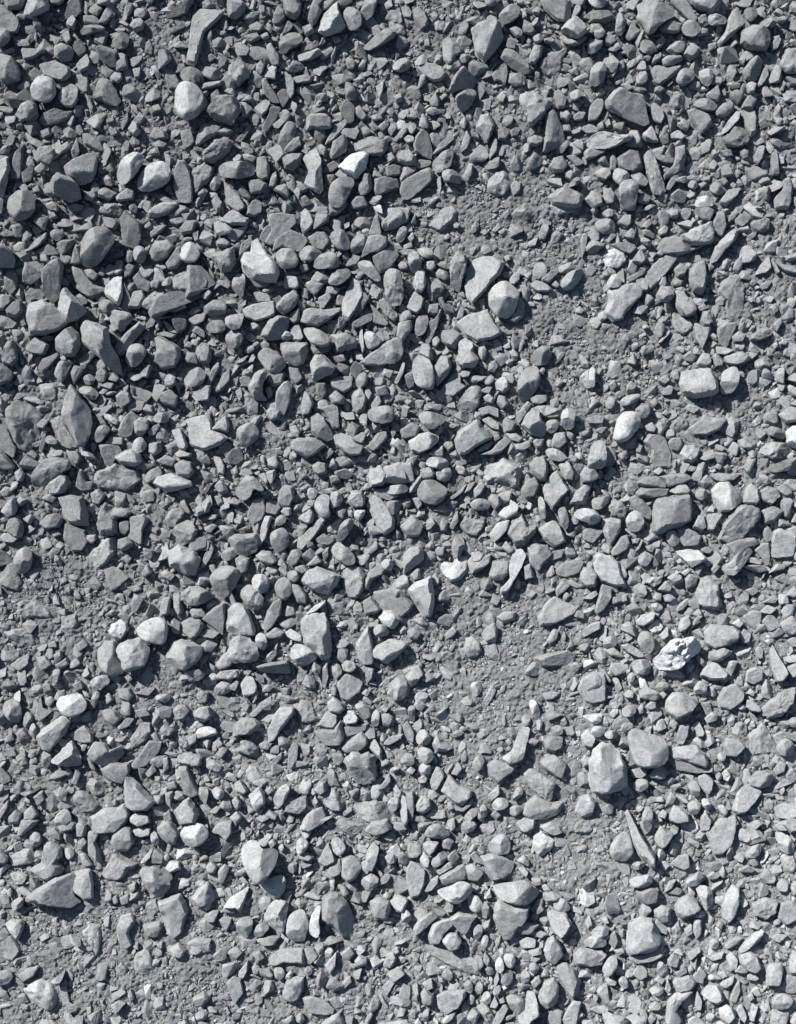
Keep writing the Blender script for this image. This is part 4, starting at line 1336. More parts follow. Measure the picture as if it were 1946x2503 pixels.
r6||65,122 72,114 76,120 74,128 68,130
e6||74,74 80,60 84,58 86,64 82,72 77,78
a6||88,66 90,60 94,58 93,64 89,67
a6||56,72 62,68 68,72 66,76 58,76
r5||94,94 100,93 104,98 100,103 95,100
a5||92,104 96,102 99,106 96,109
a6||90,86 93,84 94,92 91,93
e6||55,12 60,3 65,6 65,12 60,15
a7||86,3 92,-2 102,-2 101,5 92,8
f5||46,30 50,24 52,26 49,32
a6||44,16 50,10 54,14 49,20 44,22
a6||12,14 18,11 24,16 20,22 13,20
a5||127,22 133,12 138,14 136,22 130,27
f5|broad flat bedding slab, above right of the bone-shaped stone|116,36 130,32 144,30 152,34 144,42 124,44
a5||146,42 152,39 157,43 152,48 147,47
f7||156,14 164,8 172,6 172,12 164,16 158,19
e8||156,84 166,82 174,82 174,89 164,90
a7||155,100 160,94 168,100 164,110 157,108
a7|pale wedge, just below left of the largest bright boulder|150,162 154,150 162,148 168,154 164,166 156,168
a7||155,120 158,115 163,118 162,124 157,126
a7||11,130 15,126 19,129 16,133
a6||110,104 115,102 121,104 118,109 113,108
r6||86,112 90,109 92,113 88,115
a5||48,132 54,122 58,128 54,134
@1446,1500
q9|brilliant white crumbly pitted rock, below right of the bright leaf-shaped slab|49,37 54,32 60,23 66,19 72,20 78,18 83,19 89,26 87,32 77,36 73,42 64,45 55,45 51,41
e9||45,12 49,7 54,4 60,10 57,15 50,17
a8|largest bright smooth boulder with a dark lower flank, above left of the long pale splinter|-4,118 0,109 6,105 14,106 20,112 27,124 28,134 26,141 18,145 6,147 -2,145 -5,132|2,146,23,120,0.9
r7|large smooth pale rounded-square stone, just above right of the largest bright boulder|27,98 33,92 44,98 55,100 60,106 61,118 54,124 42,125 33,122 30,112
a7|smooth loaf-shaped slab with a dark lower face, right of the largest bright boulder|62,113 66,109 84,107 91,114 94,121 92,126 76,121 64,117|62,115,93,122,1.0
a4|dark body of the loaf-shaped slab, right of the largest bright boulder|60,118 66,117 78,121 92,126 98,120 99,130 84,131 68,128
a7|large pale slab overhanging a dark gap, just below the white crumbly rock|60,70 66,64 74,64 84,69 87,73 80,81 68,87 60,80
f6|grey flat rounded slab, below right of the white crumbly rock|102,70 108,60 118,57 125,64 124,72 114,79 104,76
a6|large ridged dark-ended block, just right of the white crumbly rock|92,14 98,8 108,9 116,10 121,14 120,22 112,26 100,29 93,24|94,26,120,16,0.5
a7||71,10 74,3 80,1 82,8 76,14 72,15
f7||88,50 96,39 103,41 112,49 109,54 97,54
f7||145,30 148,25 152,34 160,48 156,54 150,55 146,44
r7||83,60 88,54 94,57 94,64 88,66 83,64
e6|large dusty upright block with a pale rim, well below right of the white crumbly rock|128,126 129,100 140,88 148,100 152,112 146,116 134,118|128,120,151,114,0.5
k6|pale angular slab with a rough top, below right of the white crumbly rock|137,79 146,70 160,60 167,60 166,72 156,84 144,86
a7||127,70 133,72 138,76 139,81 130,80 126,76
f7|large pale paddle-shaped slab, right of the long pale splinter|113,160 118,146 126,138 138,145 134,152 124,163 118,164
r6||127,136 132,128 142,128 148,132 144,142 136,142 128,139
r6||150,110 153,103 160,101 165,107 164,115 157,117 152,114
f7||127,46 134,43 140,46 140,54 132,58 126,55
a6||106,108 110,101 120,103 126,109 118,117 110,116
e6||114,97 116,90 126,88 128,98 122,103
f7||86,134 92,130 99,136 98,144 95,149 88,142
r6||77,138 84,136 88,144 86,150 80,148
r8||88,152 92,150 97,157 95,161 90,158
a7||62,165 66,156 72,158 78,163 79,170 70,172 63,170
r7||76,156 82,152 88,154 86,163 80,165
r7||101,158 106,155 111,162 107,166
f6||69,100 72,91 80,90 78,100 74,107 69,106
f7||83,90 87,88 92,97 91,101 86,101
r6||80,93 83,90 84,95 82,97
a7||92,86 98,80 103,82 102,88 94,90
f6||89,73 97,72 98,80 94,84
r7||31,41 36,37 44,37 48,43 45,50 36,49
r6||36,22 40,14 46,14 51,20 50,29 46,33 40,28
f7||23,26 29,24 38,29 43,35 38,36 30,32
a8||36,6 42,0 52,-2 50,6 42,10 37,9
f6||55,18 62,10 63,18 58,22
r7||54,48 58,44 62,48 58,52
r6||52,58 56,55 62,56 63,61 56,64 52,62
a6||53,67 58,63 61,66 58,70
f6||4,42 10,46 16,55 14,57 7,50
e5||1,32 7,27 15,34 16,40 6,42
r6||9,22 14,17 20,20 20,26 14,29 9,27
r6||-4,50 4,48 8,54 6,62 0,66 -5,64
r7||28,52 32,47 35,51 33,56 29,56
r7||23,78 28,74 34,74 35,80 30,84 24,83
a7||37,78 40,74 42,77 42,81 38,82
a6||43,76 48,71 52,72 52,78 46,79
e7||13,73 20,66 26,67 26,72 21,79 14,78
r7||8,98 14,94 21,97 20,101 12,102
r8||-3,86 2,81 7,86 5,90 0,90
r8||-3,96 1,91 8,92 10,96 6,100 0,100
a7||25,66 30,62 34,64 33,69 27,69
r6||32,138 38,134 45,136 45,142 38,146 33,143
f6||30,128 40,126 45,130 40,135 32,134
k8||106,130 110,127 113,132 111,138 107,136
r7||100,132 104,129 106,134 102,137
r7||101,117 105,112 109,114 108,120 104,121
f6||124,2 132,-3 140,-2 139,8 134,13 128,8
f5||139,6 146,-1 152,4 156,10 146,15
a8||115,8 121,3 125,8 121,12
f6||134,30 137,26 141,29 140,37 136,37
f7||160,44 166,39 174,42 172,50 164,52
f7||156,36 166,33 176,34 174,39 160,40
f6||160,22 166,18 174,20 176,26 166,27
f6||121,18 125,12 131,16 129,24 124,24
a7||141,22 145,20 148,23 145,26
a7||127,65 130,61 134,64 132,68
r6||160,88 164,84 172,86 170,92 163,93
f7||148,158 156,154 166,156 174,163 160,168 150,166
f7||164,152 170,147 176,150 174,158 166,158
f6||148,100 155,96 168,99 168,106 160,102 152,108
f7||152,170 160,166 172,164 176,172 160,178
a6||110,166 116,164 120,172 112,176
a7||88,166 92,160 97,168 94,178 88,178
r7||39,164 44,156 48,160 48,172 45,180 41,175
r7||34,160 38,156 41,158 38,162
a7||53,166 57,160 61,162 59,168
f5||158,132 163,125 168,132 165,138 160,139
f5||148,128 154,120 159,122 157,130 150,132
@0,2003
a6|large half-shaded pyramid-shaped slab with a pale edge, just left of the upright box stone|24,62 34,54 48,46 62,42 65,46 62,58 68,66 62,70 48,69 34,67 26,66|40,54,38,68,0.5
a7|pale upright box-shaped stone, below left of the sail-shaped triangle|65,41 77,39 79,52 79,64 72,65 62,57 63,46|62,57,78,62,0.5
a6|pale cap-shaped slab behind the half-shaded pyramid, just above left of the upright box stone|25,40 36,34 38,20 44,18 52,26 48,34 54,38 52,44 42,50 34,46
a6||38,28 39,19 44,17 52,22 53,30 48,35 42,33
a7||6,85 11,81 20,82 22,85 20,92 16,100 11,94|13,90,15,100,0.3
f5||2,98 10,94 15,101 18,108 12,116 5,114
e8|large bright dusty dome, well below the upright box stone|18,138 24,134 30,129 36,128 42,134 48,142 48,152 42,158 32,154 24,148
r7||-4,126 4,123 10,124 12,130 8,135 -4,135
e6|large rough angular clod, just right of the upright box stone|84,46 90,34 96,26 104,31 116,36 110,42 106,48 98,51 88,50
k6|large rough-sided block, right of the upright box stone|118,38 128,37 138,40 145,44 141,56 134,64 126,60 119,48|119,50,144,44,0.4
a7|tall pale upright stone with ledge on top, right of the upright box stone|132,67 142,63 150,60 155,68 157,75 154,84 151,93 145,98 139,91 135,80|136,84,157,75,0.4
a7|pale tilted half-disc with a dark slate face, below right of the upright box stone|98,88 102,78 110,76 114,82 108,92 111,102 106,106 100,100
f3||108,88 114,80 118,83 117,94 112,101
a5||119,86 134,83 136,88 131,97 122,96
e7|pale dusty upright wedge, below the upright box stone|68,92 76,84 83,86 86,94 84,108 81,114 76,104
a8||137,41 142,33 150,34 151,40 144,43
r8|bright smooth ball, left of the shield-shaped boulder|151,9 157,2 164,0 172,4 175,12 168,19 160,21 154,16
a6|pale tall block with a shadowed right, just below right of the sail-shaped triangle|131,6 138,-1 144,0 150,10 146,20 139,18 133,12
a6|broad ribbed dull stone, just below the sail-shaped triangle|93,18 96,10 104,4 110,6 112,18 107,25 99,26
a6||74,9 84,9 80,18 84,24 86,35 80,33 74,26
r6||26,13 30,9 35,11 36,18 31,23 26,19
e7|pale lumpy clod with a pit, left of the upright box stone|8,30 16,26 24,23 31,28 28,36 18,38 10,38
e7||8,44 16,43 24,46 20,54 13,54
a6||-4,26 2,24 8,31 6,36 -4,37
a6||18,0 26,-2 34,0 28,6 20,12 15,13
a6||44,0 56,-2 64,2 62,8 52,10
a5||39,8 46,6 52,12 52,17 44,15
a5||62,4 68,1 73,4 71,14 64,14
a5||65,18 70,14 73,18 69,25 66,24
r6||54,24 58,22 63,26 62,31 57,33
a7||67,27 72,27 79,37 74,38 70,36
a8||117,35 124,26 128,22 126,30 121,36
a3||128,22 138,29 136,36 124,36
r7||126,11 130,8 134,16 131,21 127,18
a7||111,8 120,5 126,6 126,12 118,14 113,12
r7||136,30 140,27 142,31 139,34
e7|pale dusty dagger-shaped rock, below right of the upright box stone|113,112 119,106 126,108 128,118 131,128 120,128 112,123
k6||156,101 164,96 176,97 176,108 166,110 158,105
a7||142,104 150,100 156,106 152,113 144,112
k7||162,64 168,54 176,56 176,74 166,72
a7||162,52 167,49 172,51 168,57
e6||96,122 102,116 108,122 104,129 98,128
r7||44,131 52,126 56,122 54,130 49,136
a6||16,128 24,122 34,120 30,128 20,134
a6||93,152 100,148 106,150 98,160
k6||54,158 58,156 64,164 70,158 70,170 60,172
a6||72,153 76,150 78,158 74,161
f7||87,82 92,78 92,88 88,88
a7||7,58 11,55 11,62 8,63
r6||10,68 18,62 22,64 21,71 13,74
a6||50,138 56,136 60,150 54,154
a6||111,104 116,100 116,107
a6||94,64 98,61 100,67 96,69
a5||100,64 108,60 108,68 102,70
a6||107,54 114,50 114,57 110,60
e5||120,70 130,64 134,74 126,82 119,78
a6||160,146 170,140 176,146 168,154
a6||107,144 110,138 113,146 110,151
a6||131,102 136,99 136,105 133,106
@480,2003
r7|large smooth shield-shaped boulder-like stone, well below right of the sail-shaped triangle|38,24 44,16 51,15 56,22 65,21 69,28 62,42 53,50 48,46 42,36|38,30,58,48,0.3
r8|bright rounded wedge, just below right of the shield-shaped boulder|51,51 60,47 72,44 75,48 74,57 68,64 61,60
a8||23,72 28,64 38,58 44,54 42,64 37,76 33,72
a6||22,75 24,70 32,72 34,76 26,77
a5|big dark two-faced rock, above the flat pale polygon|106,61 112,58 120,60 126,66 131,80 130,92 122,96 112,86 104,80|118,60,113,86,0.8
r9||94,90 96,76 101,69 104,70 102,80 104,88 101,95
r7|broad smooth pale block, below right of the shield-shaped boulder|77,78 83,73 90,72 94,84 92,92 90,98 80,98 75,92
k7|pale lumpy stone in the middle of the cluster, below the shield-shaped boulder|62,68 70,64 77,66 76,80 72,92 68,90 63,84 56,80
r7||52,66 58,61 63,64 61,72 54,74
r6||48,92 52,84 58,84 62,87 56,94 50,96
a6||50,98 60,94 70,95 66,102 56,103
f6|broad grey saddle-shaped slab, above left of the flat pale polygon|61,113 68,106 82,104 89,104 91,118 84,117 74,116 68,119 62,118
a7|pale upright stone with a dark side, just above left of the flat pale polygon|72,141 76,130 82,127 90,128 89,138 86,146 80,149 74,147|82,128,79,148,0.6
f7|large flat pale polygon, well below the shield-shaped boulder|89,144 96,143 108,147 115,154 109,159 95,157 91,151
f6||26,133 31,127 38,130 40,142 36,146 33,152 29,144
a7|big pale rounded block with crisp left edge, right of the shield-shaped boulder|121,30 128,28 136,31 139,38 132,48 126,51 121,46
r7||112,16 117,12 122,16 125,24 118,29 114,24
a6||101,34 107,22 110,18 115,28 116,34 108,38
a7||142,24 147,17 152,22 150,32 146,42 140,38
k6||136,50 144,42 152,46 150,54 142,58
a6|broad dull upright block, left of the white nugget|144,66 152,62 160,64 162,72 158,82 148,80
e8||86,6 91,2 97,6 95,14 90,17 87,12
k8||83,20 86,13 92,15 94,20 88,28 84,26
a7||103,-3 114,-4 108,0 100,6 96,4
e6||112,2 124,-2 136,2 140,8 132,13 122,10
a6||140,8 146,0 158,-2 163,6 156,10 148,12
r5||-2,14 4,4 10,2 11,10 6,19 0,20
a6||13,10 18,2 30,0 30,10 25,17 20,12
a7|pale faceted block, below left of the shield-shaped boulder|-4,64 4,54 10,50 14,56 16,66 10,70 2,72|10,52,8,70,0.9
a6||18,82 24,79 30,81 29,87 26,92 22,88
r6||33,84 40,78 48,80 47,90 42,97 36,92
a6||7,78 14,74 20,74 16,84 10,84
r8||75,126 79,122 82,124 79,129 75,130
r7||107,106 111,103 115,105 113,111 108,111
a7||107,118 112,112 117,106 116,118 112,126|117,108,112,126,0.7
a5||90,104 98,104 102,110 95,118 92,112
r6||90,121 94,118 98,122 94,127 90,125
r7||65,120 72,119 75,124 72,130 66,128
a6||47,120 50,116 54,120 52,126 48,125
f6||36,124 44,114 44,122 40,129 36,128
a6||47,108 54,106 58,112 52,116
a6||102,168 110,161 119,156 124,164 122,174 104,176|102,172,120,158,0.4
r6||83,160 88,156 91,162 89,166 84,165
a6||72,164 80,159 82,162 76,168
a6||124,160 131,160 130,168 125,166
a7||160,66 168,60 176,64 172,76 164,72
r7||154,62 158,58 162,60 160,65
k6||155,118 158,108 164,106 167,112 162,120
a6||158,124 168,118 174,124 164,132
a6||131,114 136,109 142,112 142,118 134,120
a6||120,108 128,102 132,108 127,114
a6||162,106 166,103 169,106 166,109
a6||130,124 138,120 136,130 132,130
a6||119,134 128,126 130,132 122,138
a7||-4,98 8,96 10,106 4,111 -4,110
a5||15,110 22,104 27,106 26,114 18,116
a6||26,108 34,103 40,108 34,114
a6||8,38 13,34 18,38 16,44 10,44
a6||18,42 24,36 28,40 24,52 19,52
r6||68,22 72,18 74,23 71,26
a7||34,42 42,38 44,42 38,46
a6||60,18 64,15 67,19 63,24
a6||118,52 124,54 127,60 122,62
a7||137,34 141,32 144,40 142,44 138,40
a6||156,30 166,24 166,34 160,36
f6||138,58 146,57 141,68 137,66
a6||147,10 151,7 156,9 150,15 147,14
a7||158,166 168,162 176,162 176,172 162,174
a6||102,98 112,94 122,98 110,102
a6||84,28 92,26 98,30 94,34 86,32
f6||154,136 162,128 166,130 158,144
@960,2003
r7|large pale loaf with a wavy underside, right of the white nugget|82,52 90,49 100,47 108,45 114,52 121,55 116,62 108,66 96,64 86,60
a6|tall pale block tapering below the loaf, just below the wavy pale loaf|84,66 87,62 100,66 112,68 110,80 104,86 98,95 92,96 87,88 83,80|104,67,98,95,0.4
a7|pale upright fin with a broad grey face, just above left of the wavy pale loaf|72,28 81,26 90,28 100,34 98,40 92,46 82,49 78,42|80,27,81,48,0.5
r7|rounded pale stone above the upright fin, just above the wavy pale loaf|78,20 84,12 92,9 97,16 96,26 88,27 80,25
r8|big bright white nugget, left of the wavy pale loaf|36,57 42,53 48,51 55,47 62,48 66,53 62,60 52,66 44,63|50,66,66,54,0.8
r8||61,62 65,59 70,60 74,66 74,71 69,74 64,72
r9||84,113 88,109 91,114 91,119 88,122 84,119
r7||91,107 100,107 101,114 98,119 92,117
e8|bright crumbly white block, just above right of the wavy pale loaf|115,20 117,10 121,7 126,12 133,14 132,22 124,28 118,26
a7||121,4 130,0 138,3 141,9 133,12 126,9
e6||70,6 76,-1 84,0 86,8 78,15 72,11
r6||25,12 30,3 38,1 43,5 48,11 42,14 32,13
a8||25,18 32,16 38,17 35,24 30,28 26,23|38,18,30,28,0.8
a8||22,32 26,25 31,30 30,38 26,38
r6||31,34 36,27 42,24 46,28 42,34 35,38
a6||38,46 46,41 58,35 62,40 60,48 50,50 42,52|39,47,61,42,0.7
a7||36,41 42,36 48,33 50,37 42,42 38,44
f6|tall slender pale slab, just left of the white nugget|11,40 15,33 22,36 27,42 26,52 22,62 15,64 12,52
f5||26,58 32,48 38,44 38,50 32,57
a7||17,87 22,80 32,74 37,78 30,84 24,90 18,93
a7|pale faceted stone with a lit flank, just below the white nugget|29,93 33,84 42,80 48,79 50,85 42,92 38,100 31,100|34,86,32,100,0.3
a7||40,97 47,90 53,91 57,98 54,104 47,106|47,106,57,99,0.8
e5|broad dusky half-buried slab, below the white nugget|27,102 38,102 48,107 64,111 74,116 78,124 68,127 56,125 44,119 32,111
r6||65,116 68,108 73,110 75,118 68,122
f7|large pale flat-bottomed slab, below the white nugget|36,142 42,138 60,137 60,142 53,152 44,157 38,151
a7||40,163 46,157 53,154 50,161 43,166
f7|long pale arrow-shaped slab, well below the wavy pale loaf|102,158 108,152 110,137 116,138 119,150 120,156 114,160 106,167
r6||92,142 98,139 108,143 108,152 102,156 96,150
a7|tall pale faceted block at bottom right, below the wavy pale loaf|119,142 124,130 132,126 136,132 136,142 132,150 126,152 120,147|131,127,128,151,0.4
a6|large pale jointed stone, below left of the blue-grey block|134,116 142,114 150,120 154,130 152,138 147,144 142,138 137,128
f7||139,160 144,150 148,145 155,146 152,156 150,166 142,168
f7|large pale polygon slab, just below right of the wavy pale loaf|127,74 132,71 142,74 147,82 142,91 137,95 131,88
a7|tall pale rounded stone with a long shadow, below right of the wavy pale loaf|124,104 127,95 132,92 138,100 140,108 132,116 126,112
a6|knotted stone with a dark hole, left of the blue-grey block|148,108 154,102 166,104 174,108 172,116 160,118 150,116
r6||104,124 109,120 113,124 112,130 106,131
r6||111,116 116,113 121,118 118,123 113,122
f7||104,97 110,94 118,96 117,103 106,103
a7||111,105 121,102 123,107 114,109
r7||72,100 75,92 79,93 78,102 74,104
r6||66,88 71,83 75,88 71,97 67,96
f7||46,79 54,74 60,75 69,77 64,84 60,92 57,92 52,86
a6||42,72 46,66 51,66 50,74 44,75
a5||100,86 108,82 121,84 114,92 104,92
a6||102,32 108,27 113,33 112,37
f6||64,28 68,24 74,33 76,36 70,35 66,32
e6||64,17 70,12 75,14 74,20 66,21
r6||56,6 58,0 66,-1 70,3 66,8 59,10
a7||45,0 51,-3 52,6 48,9 45,5
a7||101,2 108,-3 118,-2 117,6 110,10 104,7
e5||148,6 152,-1 162,0 166,6 160,12 150,12
e6||150,22 155,18 161,20 160,25 152,26
e6||164,24 172,18 176,22 176,28 168,28
r7||157,96 164,91 174,93 176,100 166,102 158,100
r6||132,66 137,61 144,64 146,72 138,74 133,71
a6||116,70 122,68 125,72 118,77
r6||67,136 70,130 74,132 74,138 70,141
r6||58,132 62,128 66,132 65,140 60,138
r7||72,145 75,138 80,138 81,146 76,149
a7||80,148 84,142 87,148 85,152 80,151
r7||81,138 87,132 89,136 85,142
a6||60,148 65,140 68,144 66,150
a7||87,144 91,142 93,147 88,148
e6||68,150 74,148 82,156 84,166 76,164
f6||80,170 86,155 92,148 95,152 90,162 84,170
a5||60,160 66,152 72,156 68,166
f5||126,166 130,150 140,154 138,168
a7||18,164 21,160 24,164 23,172 18,170
a6||-6,164 6,162 16,164 16,174 -6,174
a5||23,140 26,135 34,142 32,150 24,148
f7||16,136 20,131 22,140 20,147
a6||24,132 32,128 34,136 28,138
r6||40,124 45,119 50,124 48,131 42,128
a6||37,126 42,128 44,133 38,132
a6||0,62 5,60 10,70 9,76 2,74
k7||7,76 11,71 16,76 14,83 8,82
r5||88,130 92,120 99,121 98,130 93,134
a5||83,130 86,122 88,128 84,136
f7||108,44 103,38 108,37 112,41 110,46
a7||75,62 80,54 82,62 76,64
a5||58,38 66,34 76,42 70,50 62,48
a5||113,72 118,64 125,62 124,70 116,76
a6||113,130 120,124 122,130 116,136
a7||158,82 162,76 164,84 160,88
r7||122,52 126,50 131,56 126,58
a6||114,46 122,46 124,52 116,53
a7||0,104 4,103 6,107 2,109
a6||0,122 9,117 8,126 2,131
a7||76,106 80,112 78,118 74,114
@1446,2003
f7|long pale splinter pointing up, above left of the notched pale stone|26,-8 28,-11 33,0 40,12 46,20 50,25 50,37 46,36 42,30 37,27 32,16
r7|large pale rounded boulder-like stone, just left of the long pale splinter|13,20 20,9 27,7 31,14 33,23 28,31 20,31 14,28
a7|large blue-grey block with a shaded base, just below left of the notched pale stone|26,98 28,82 38,76 48,78 51,86 56,94 50,103 40,106 28,108|26,103,56,95,0.9
a5||28,110 40,107 56,98 58,108 48,113 34,115
a7||50,12 55,2 60,6 66,8 62,16 56,22 51,18|66,8,56,22,0.5
f6|large flat grey slab, above right of the notched pale stone|92,8 104,-4 118,-4 117,6 114,18 106,26 98,26 96,18
e7||116,8 121,3 129,6 131,13 126,18 119,15
e7||148,10 153,7 160,10 164,18 162,25 153,24
e7||152,28 158,25 164,26 167,36 163,44 156,40
r7||28,46 36,43 46,41 48,48 42,52 32,52
r7||74,48 82,42 88,39 90,44 86,50 78,52
r7||83,52 88,50 95,52 98,62 96,69 91,71 87,62
a7|large pale notched stone, just above right of the blue-grey block|66,68 70,62 78,58 84,62 88,70 80,76 72,78 67,74
a8|large pale forked stone with bright patch, just right of the notched pale stone|104,66 108,58 113,50 119,52 119,66 116,74 110,82 105,78|117,54,110,82,0.3
a8||99,60 106,60 111,66 104,68 99,65
a8||117,103 122,96 130,89 136,85 138,87 134,94 124,102 119,104|118,104,138,87,0.9
a7||118,106 126,103 132,106 136,116 130,121 122,118 118,112
a7||139,118 142,112 150,112 153,117 151,128 146,131 139,130
a7||158,110 160,101 170,103 178,104 178,120 166,122 158,120
f6||150,132 155,121 166,123 164,136 158,137
r7||142,142 148,136 156,136 161,142 156,148 147,149
e6|broad dusty stone below the oval dome, well below right of the notched pale stone|142,150 152,149 160,150 158,160 150,168 143,164
f7||87,138 92,132 99,131 104,138 105,144 100,147 94,145
a7|long bent sausage-shaped stone, below right of the blue-grey block|59,152 60,144 67,138 76,136 80,138 72,144 67,152 72,160 68,164 58,162
a8||101,150 107,146 112,149 115,156 109,163 102,157
f7||76,160 82,156 90,162 95,168 92,174 78,174
f8||97,165 102,160 110,164 116,172 98,174
e7||1,138 8,131 12,132 14,144 20,145 22,150 16,154 8,148
k7|blue-tinged lumpy block, below the blue-grey block|6,152 16,154 26,156 26,166 14,170 8,162
r7||6,118 12,109 18,108 19,116 14,124 8,123
f6||31,124 38,115 44,120 44,126 38,129
f7||80,124 86,116 92,122 88,131 82,128
e6||61,92 64,84 70,80 74,90 74,100 68,99
a6||49,72 56,67 64,70 63,80 56,83 50,77
a7||59,54 62,48 68,46 64,54 58,57
a4||59,58 68,52 74,56 70,60
a4||34,56 46,52 54,54 52,66 42,68 36,62
r7||80,74 86,70 92,74 90,77 82,77
a7||82,78 88,79 88,90 84,95 81,88
a7||74,88 80,82 81,90 76,93
a7||64,130 66,126 78,124 84,130 80,136 68,138
f6||63,34 70,27 78,25 79,36 74,39
r6||31,34 37,31 44,34 38,38 32,38
f6||38,0 47,-3 46,8 43,11 40,6
f7||93,44 98,40 104,43 100,46 94,46
f6||118,38 126,34 132,38 130,40 120,40
k7||124,24 130,18 137,16 136,25 130,28 124,27
e6||136,44 142,36 150,44 148,51 140,50
f6||134,60 137,48 143,54 142,58 138,60
a7||160,52 164,46 167,48 166,55 162,58
f6||149,50 154,44 159,48 158,56 150,55
f6||115,28 120,24 124,28 122,33 117,31
f7||148,2 156,-2 166,0 162,6 152,6
f6||125,2 134,-3 140,0 132,6
r7||-2,88 5,83 12,85 11,91 4,93 -2,92
a7||6,79 11,77 13,82 9,83
f7||0,94 10,91 14,92 8,99 0,102
f6||12,92 18,88 20,97 17,103 12,98
f7||-4,106 6,104 11,108 4,114 -4,114
a6||20,88 25,87 25,94 21,92
a6||16,104 24,103 26,106 20,109
r7||19,128 24,124 28,129 28,134 23,135
a7||9,128 14,126 19,130 17,133 11,132
r7||44,136 50,132 56,134 56,139 50,141
f7||58,136 60,126 63,134 62,138
a7||49,128 53,125 58,128 55,132
f7||82,148 84,136 88,144 87,152 83,152
f7||115,150 120,146 124,156 122,162 118,158
f7||126,160 128,145 133,148 130,160
r7||90,156 96,153 99,157 95,162 91,160
a6||36,150 42,152 44,158 42,165 38,160
a7||44,150 50,145 55,148 52,153 46,153
f7||88,106 95,108 106,104 104,110 96,112
f7||76,106 86,101 87,104 78,112
r7||93,98 97,93 102,95 101,102 95,102
a7||106,100 110,95 118,92 122,93 114,100 108,102
a7||113,118 118,114 126,118 122,122 115,121
a7||102,131 108,126 114,124 112,130 106,134
f7||100,122 106,120 109,124 104,126
f6||110,144 114,132 118,126 119,136 115,146
a6||100,84 103,79 106,82 104,87
a7||107,108 112,104 117,110 116,118 110,120
k7||163,84 168,78 178,76 178,88 166,90
k6|large coarse sandy slab, right of the notched pale stone|128,64 140,60 150,62 148,72 140,78 130,74
f6|grainy grey slab, right of the notched pale stone|149,76 152,64 160,62 168,68 164,78 156,82
f7||143,92 150,88 157,90 150,96
a7||158,160 162,152 168,150 170,158 164,166
r7||76,118 80,115 81,121 78,124
a6||60,112 64,106 70,110 68,118 60,116
a7||124,122 130,121 134,125 130,127 124,126
r7||150,84 154,88 148,88
e6||110,90 114,80 118,84 116,90
a6||124,140 128,136 130,142 126,144
a6||66,122 75,118 76,122 68,126
'''

# ---------------------------------------------------------------- materials
def stone_material(name, rough=0.92, pits=1.0, fine=1.0, tint=(0.938, 0.980, 1.008)):
    m = bpy.data.materials.new(name)
    m.use_nodes = True
    nt = m.node_tree
    N, L = nt.nodes, nt.links
    b = N['Principled BSDF']
    b.inputs['Roughness'].default_value = rough
    b.inputs['Specular IOR Level'].default_value = 0.25
    at = N.new('ShaderNodeAttribute'); at.attribute_name = 'tone'
    geo = N.new('ShaderNodeNewGeometry')
    def nz(scale, detail, rgh=0.6):
        n = N.new('ShaderNodeTexNoise'); n.inputs['Scale'].default_value = scale
        n.inputs['Detail'].default_value = detail; n.inputs['Roughness'].default_value = rgh
        L.new(geo.outputs['Position'], n.inputs['Vector']); return n
    big, mid, gr = nz(55, 4), nz(210, 5, 0.65), nz(520, 5, 0.75)
    def mth(op, a, b_=None, c=None):
        n = N.new('ShaderNodeMath'); n.operation = op
        for s, v in zip(n.inputs, (a, b_, c)):
            if v is None: continue
            if isinstance(v, (int, float)): s.default_value = v
            else: L.new(v, s)
        return n.outputs[0]
    def rng_(v, lo, hi, a, c):
        n = N.new('ShaderNodeMapRange'); L.new(v, n.inputs[0])
        n.inputs[1].default_value, n.inputs[2].default_value, n.inputs[3].default_value, n.inputs[4].default_value = lo, hi, a, c
        return n.outputs[0]
    v = mth('MULTIPLY', rng_(big.outputs['Fac'], 0.3, 0.7, 0.80, 1.20), rng_(mid.outputs['Fac'], 0.3, 0.7, 1 - 0.22 * pits, 1 + 0.2 * pits))
    v = mth('MULTIPLY', v, rng_(gr.outputs['Fac'], 0.3, 0.7, 0.66, 1.34))
    v = mth('MULTIPLY', v, rng_(mid.outputs['Fac'], 0.30, 0.40, 1 - 0.45 * pits, 1.0))       # dark pits
    v = mth('MULTIPLY', v, at.outputs['Fac'])
    col = N.new('ShaderNodeCombineColor')
    for i, t in enumerate(tint):
        L.new(mth('MULTIPLY', v, t), col.inputs[i])
    L.new(col.outputs[0], b.inputs['Base Color'])
    bp = N.new('ShaderNodeBump'); bp.inputs['Strength'].default_value = 1.0; bp.inputs['Distance'].default_value = 0.0016 * fine
    L.new(mth('ADD', mth('MULTIPLY', mid.outputs['Fac'], 0.6), mth('MULTIPLY', gr.outputs['Fac'], 0.75)), bp.inputs['Height'])
    L.new(bp.outputs[0], b.inputs['Normal'])
    return m

M_STONE = stone_material('weathered_stone', pits=0.85)
M_GRIT = stone_material('loose_grit', pits=0.7)
M_DIRT = stone_material('dusty_dirt', rough=0.97, pits=0.8, fine=3.0, tint=(0.938, 0.980, 1.008))

TONES = [0.10, 0.125, 0.148, 0.168, 0.188, 0.208, 0.23, 0.26, 0.315, 0.44]

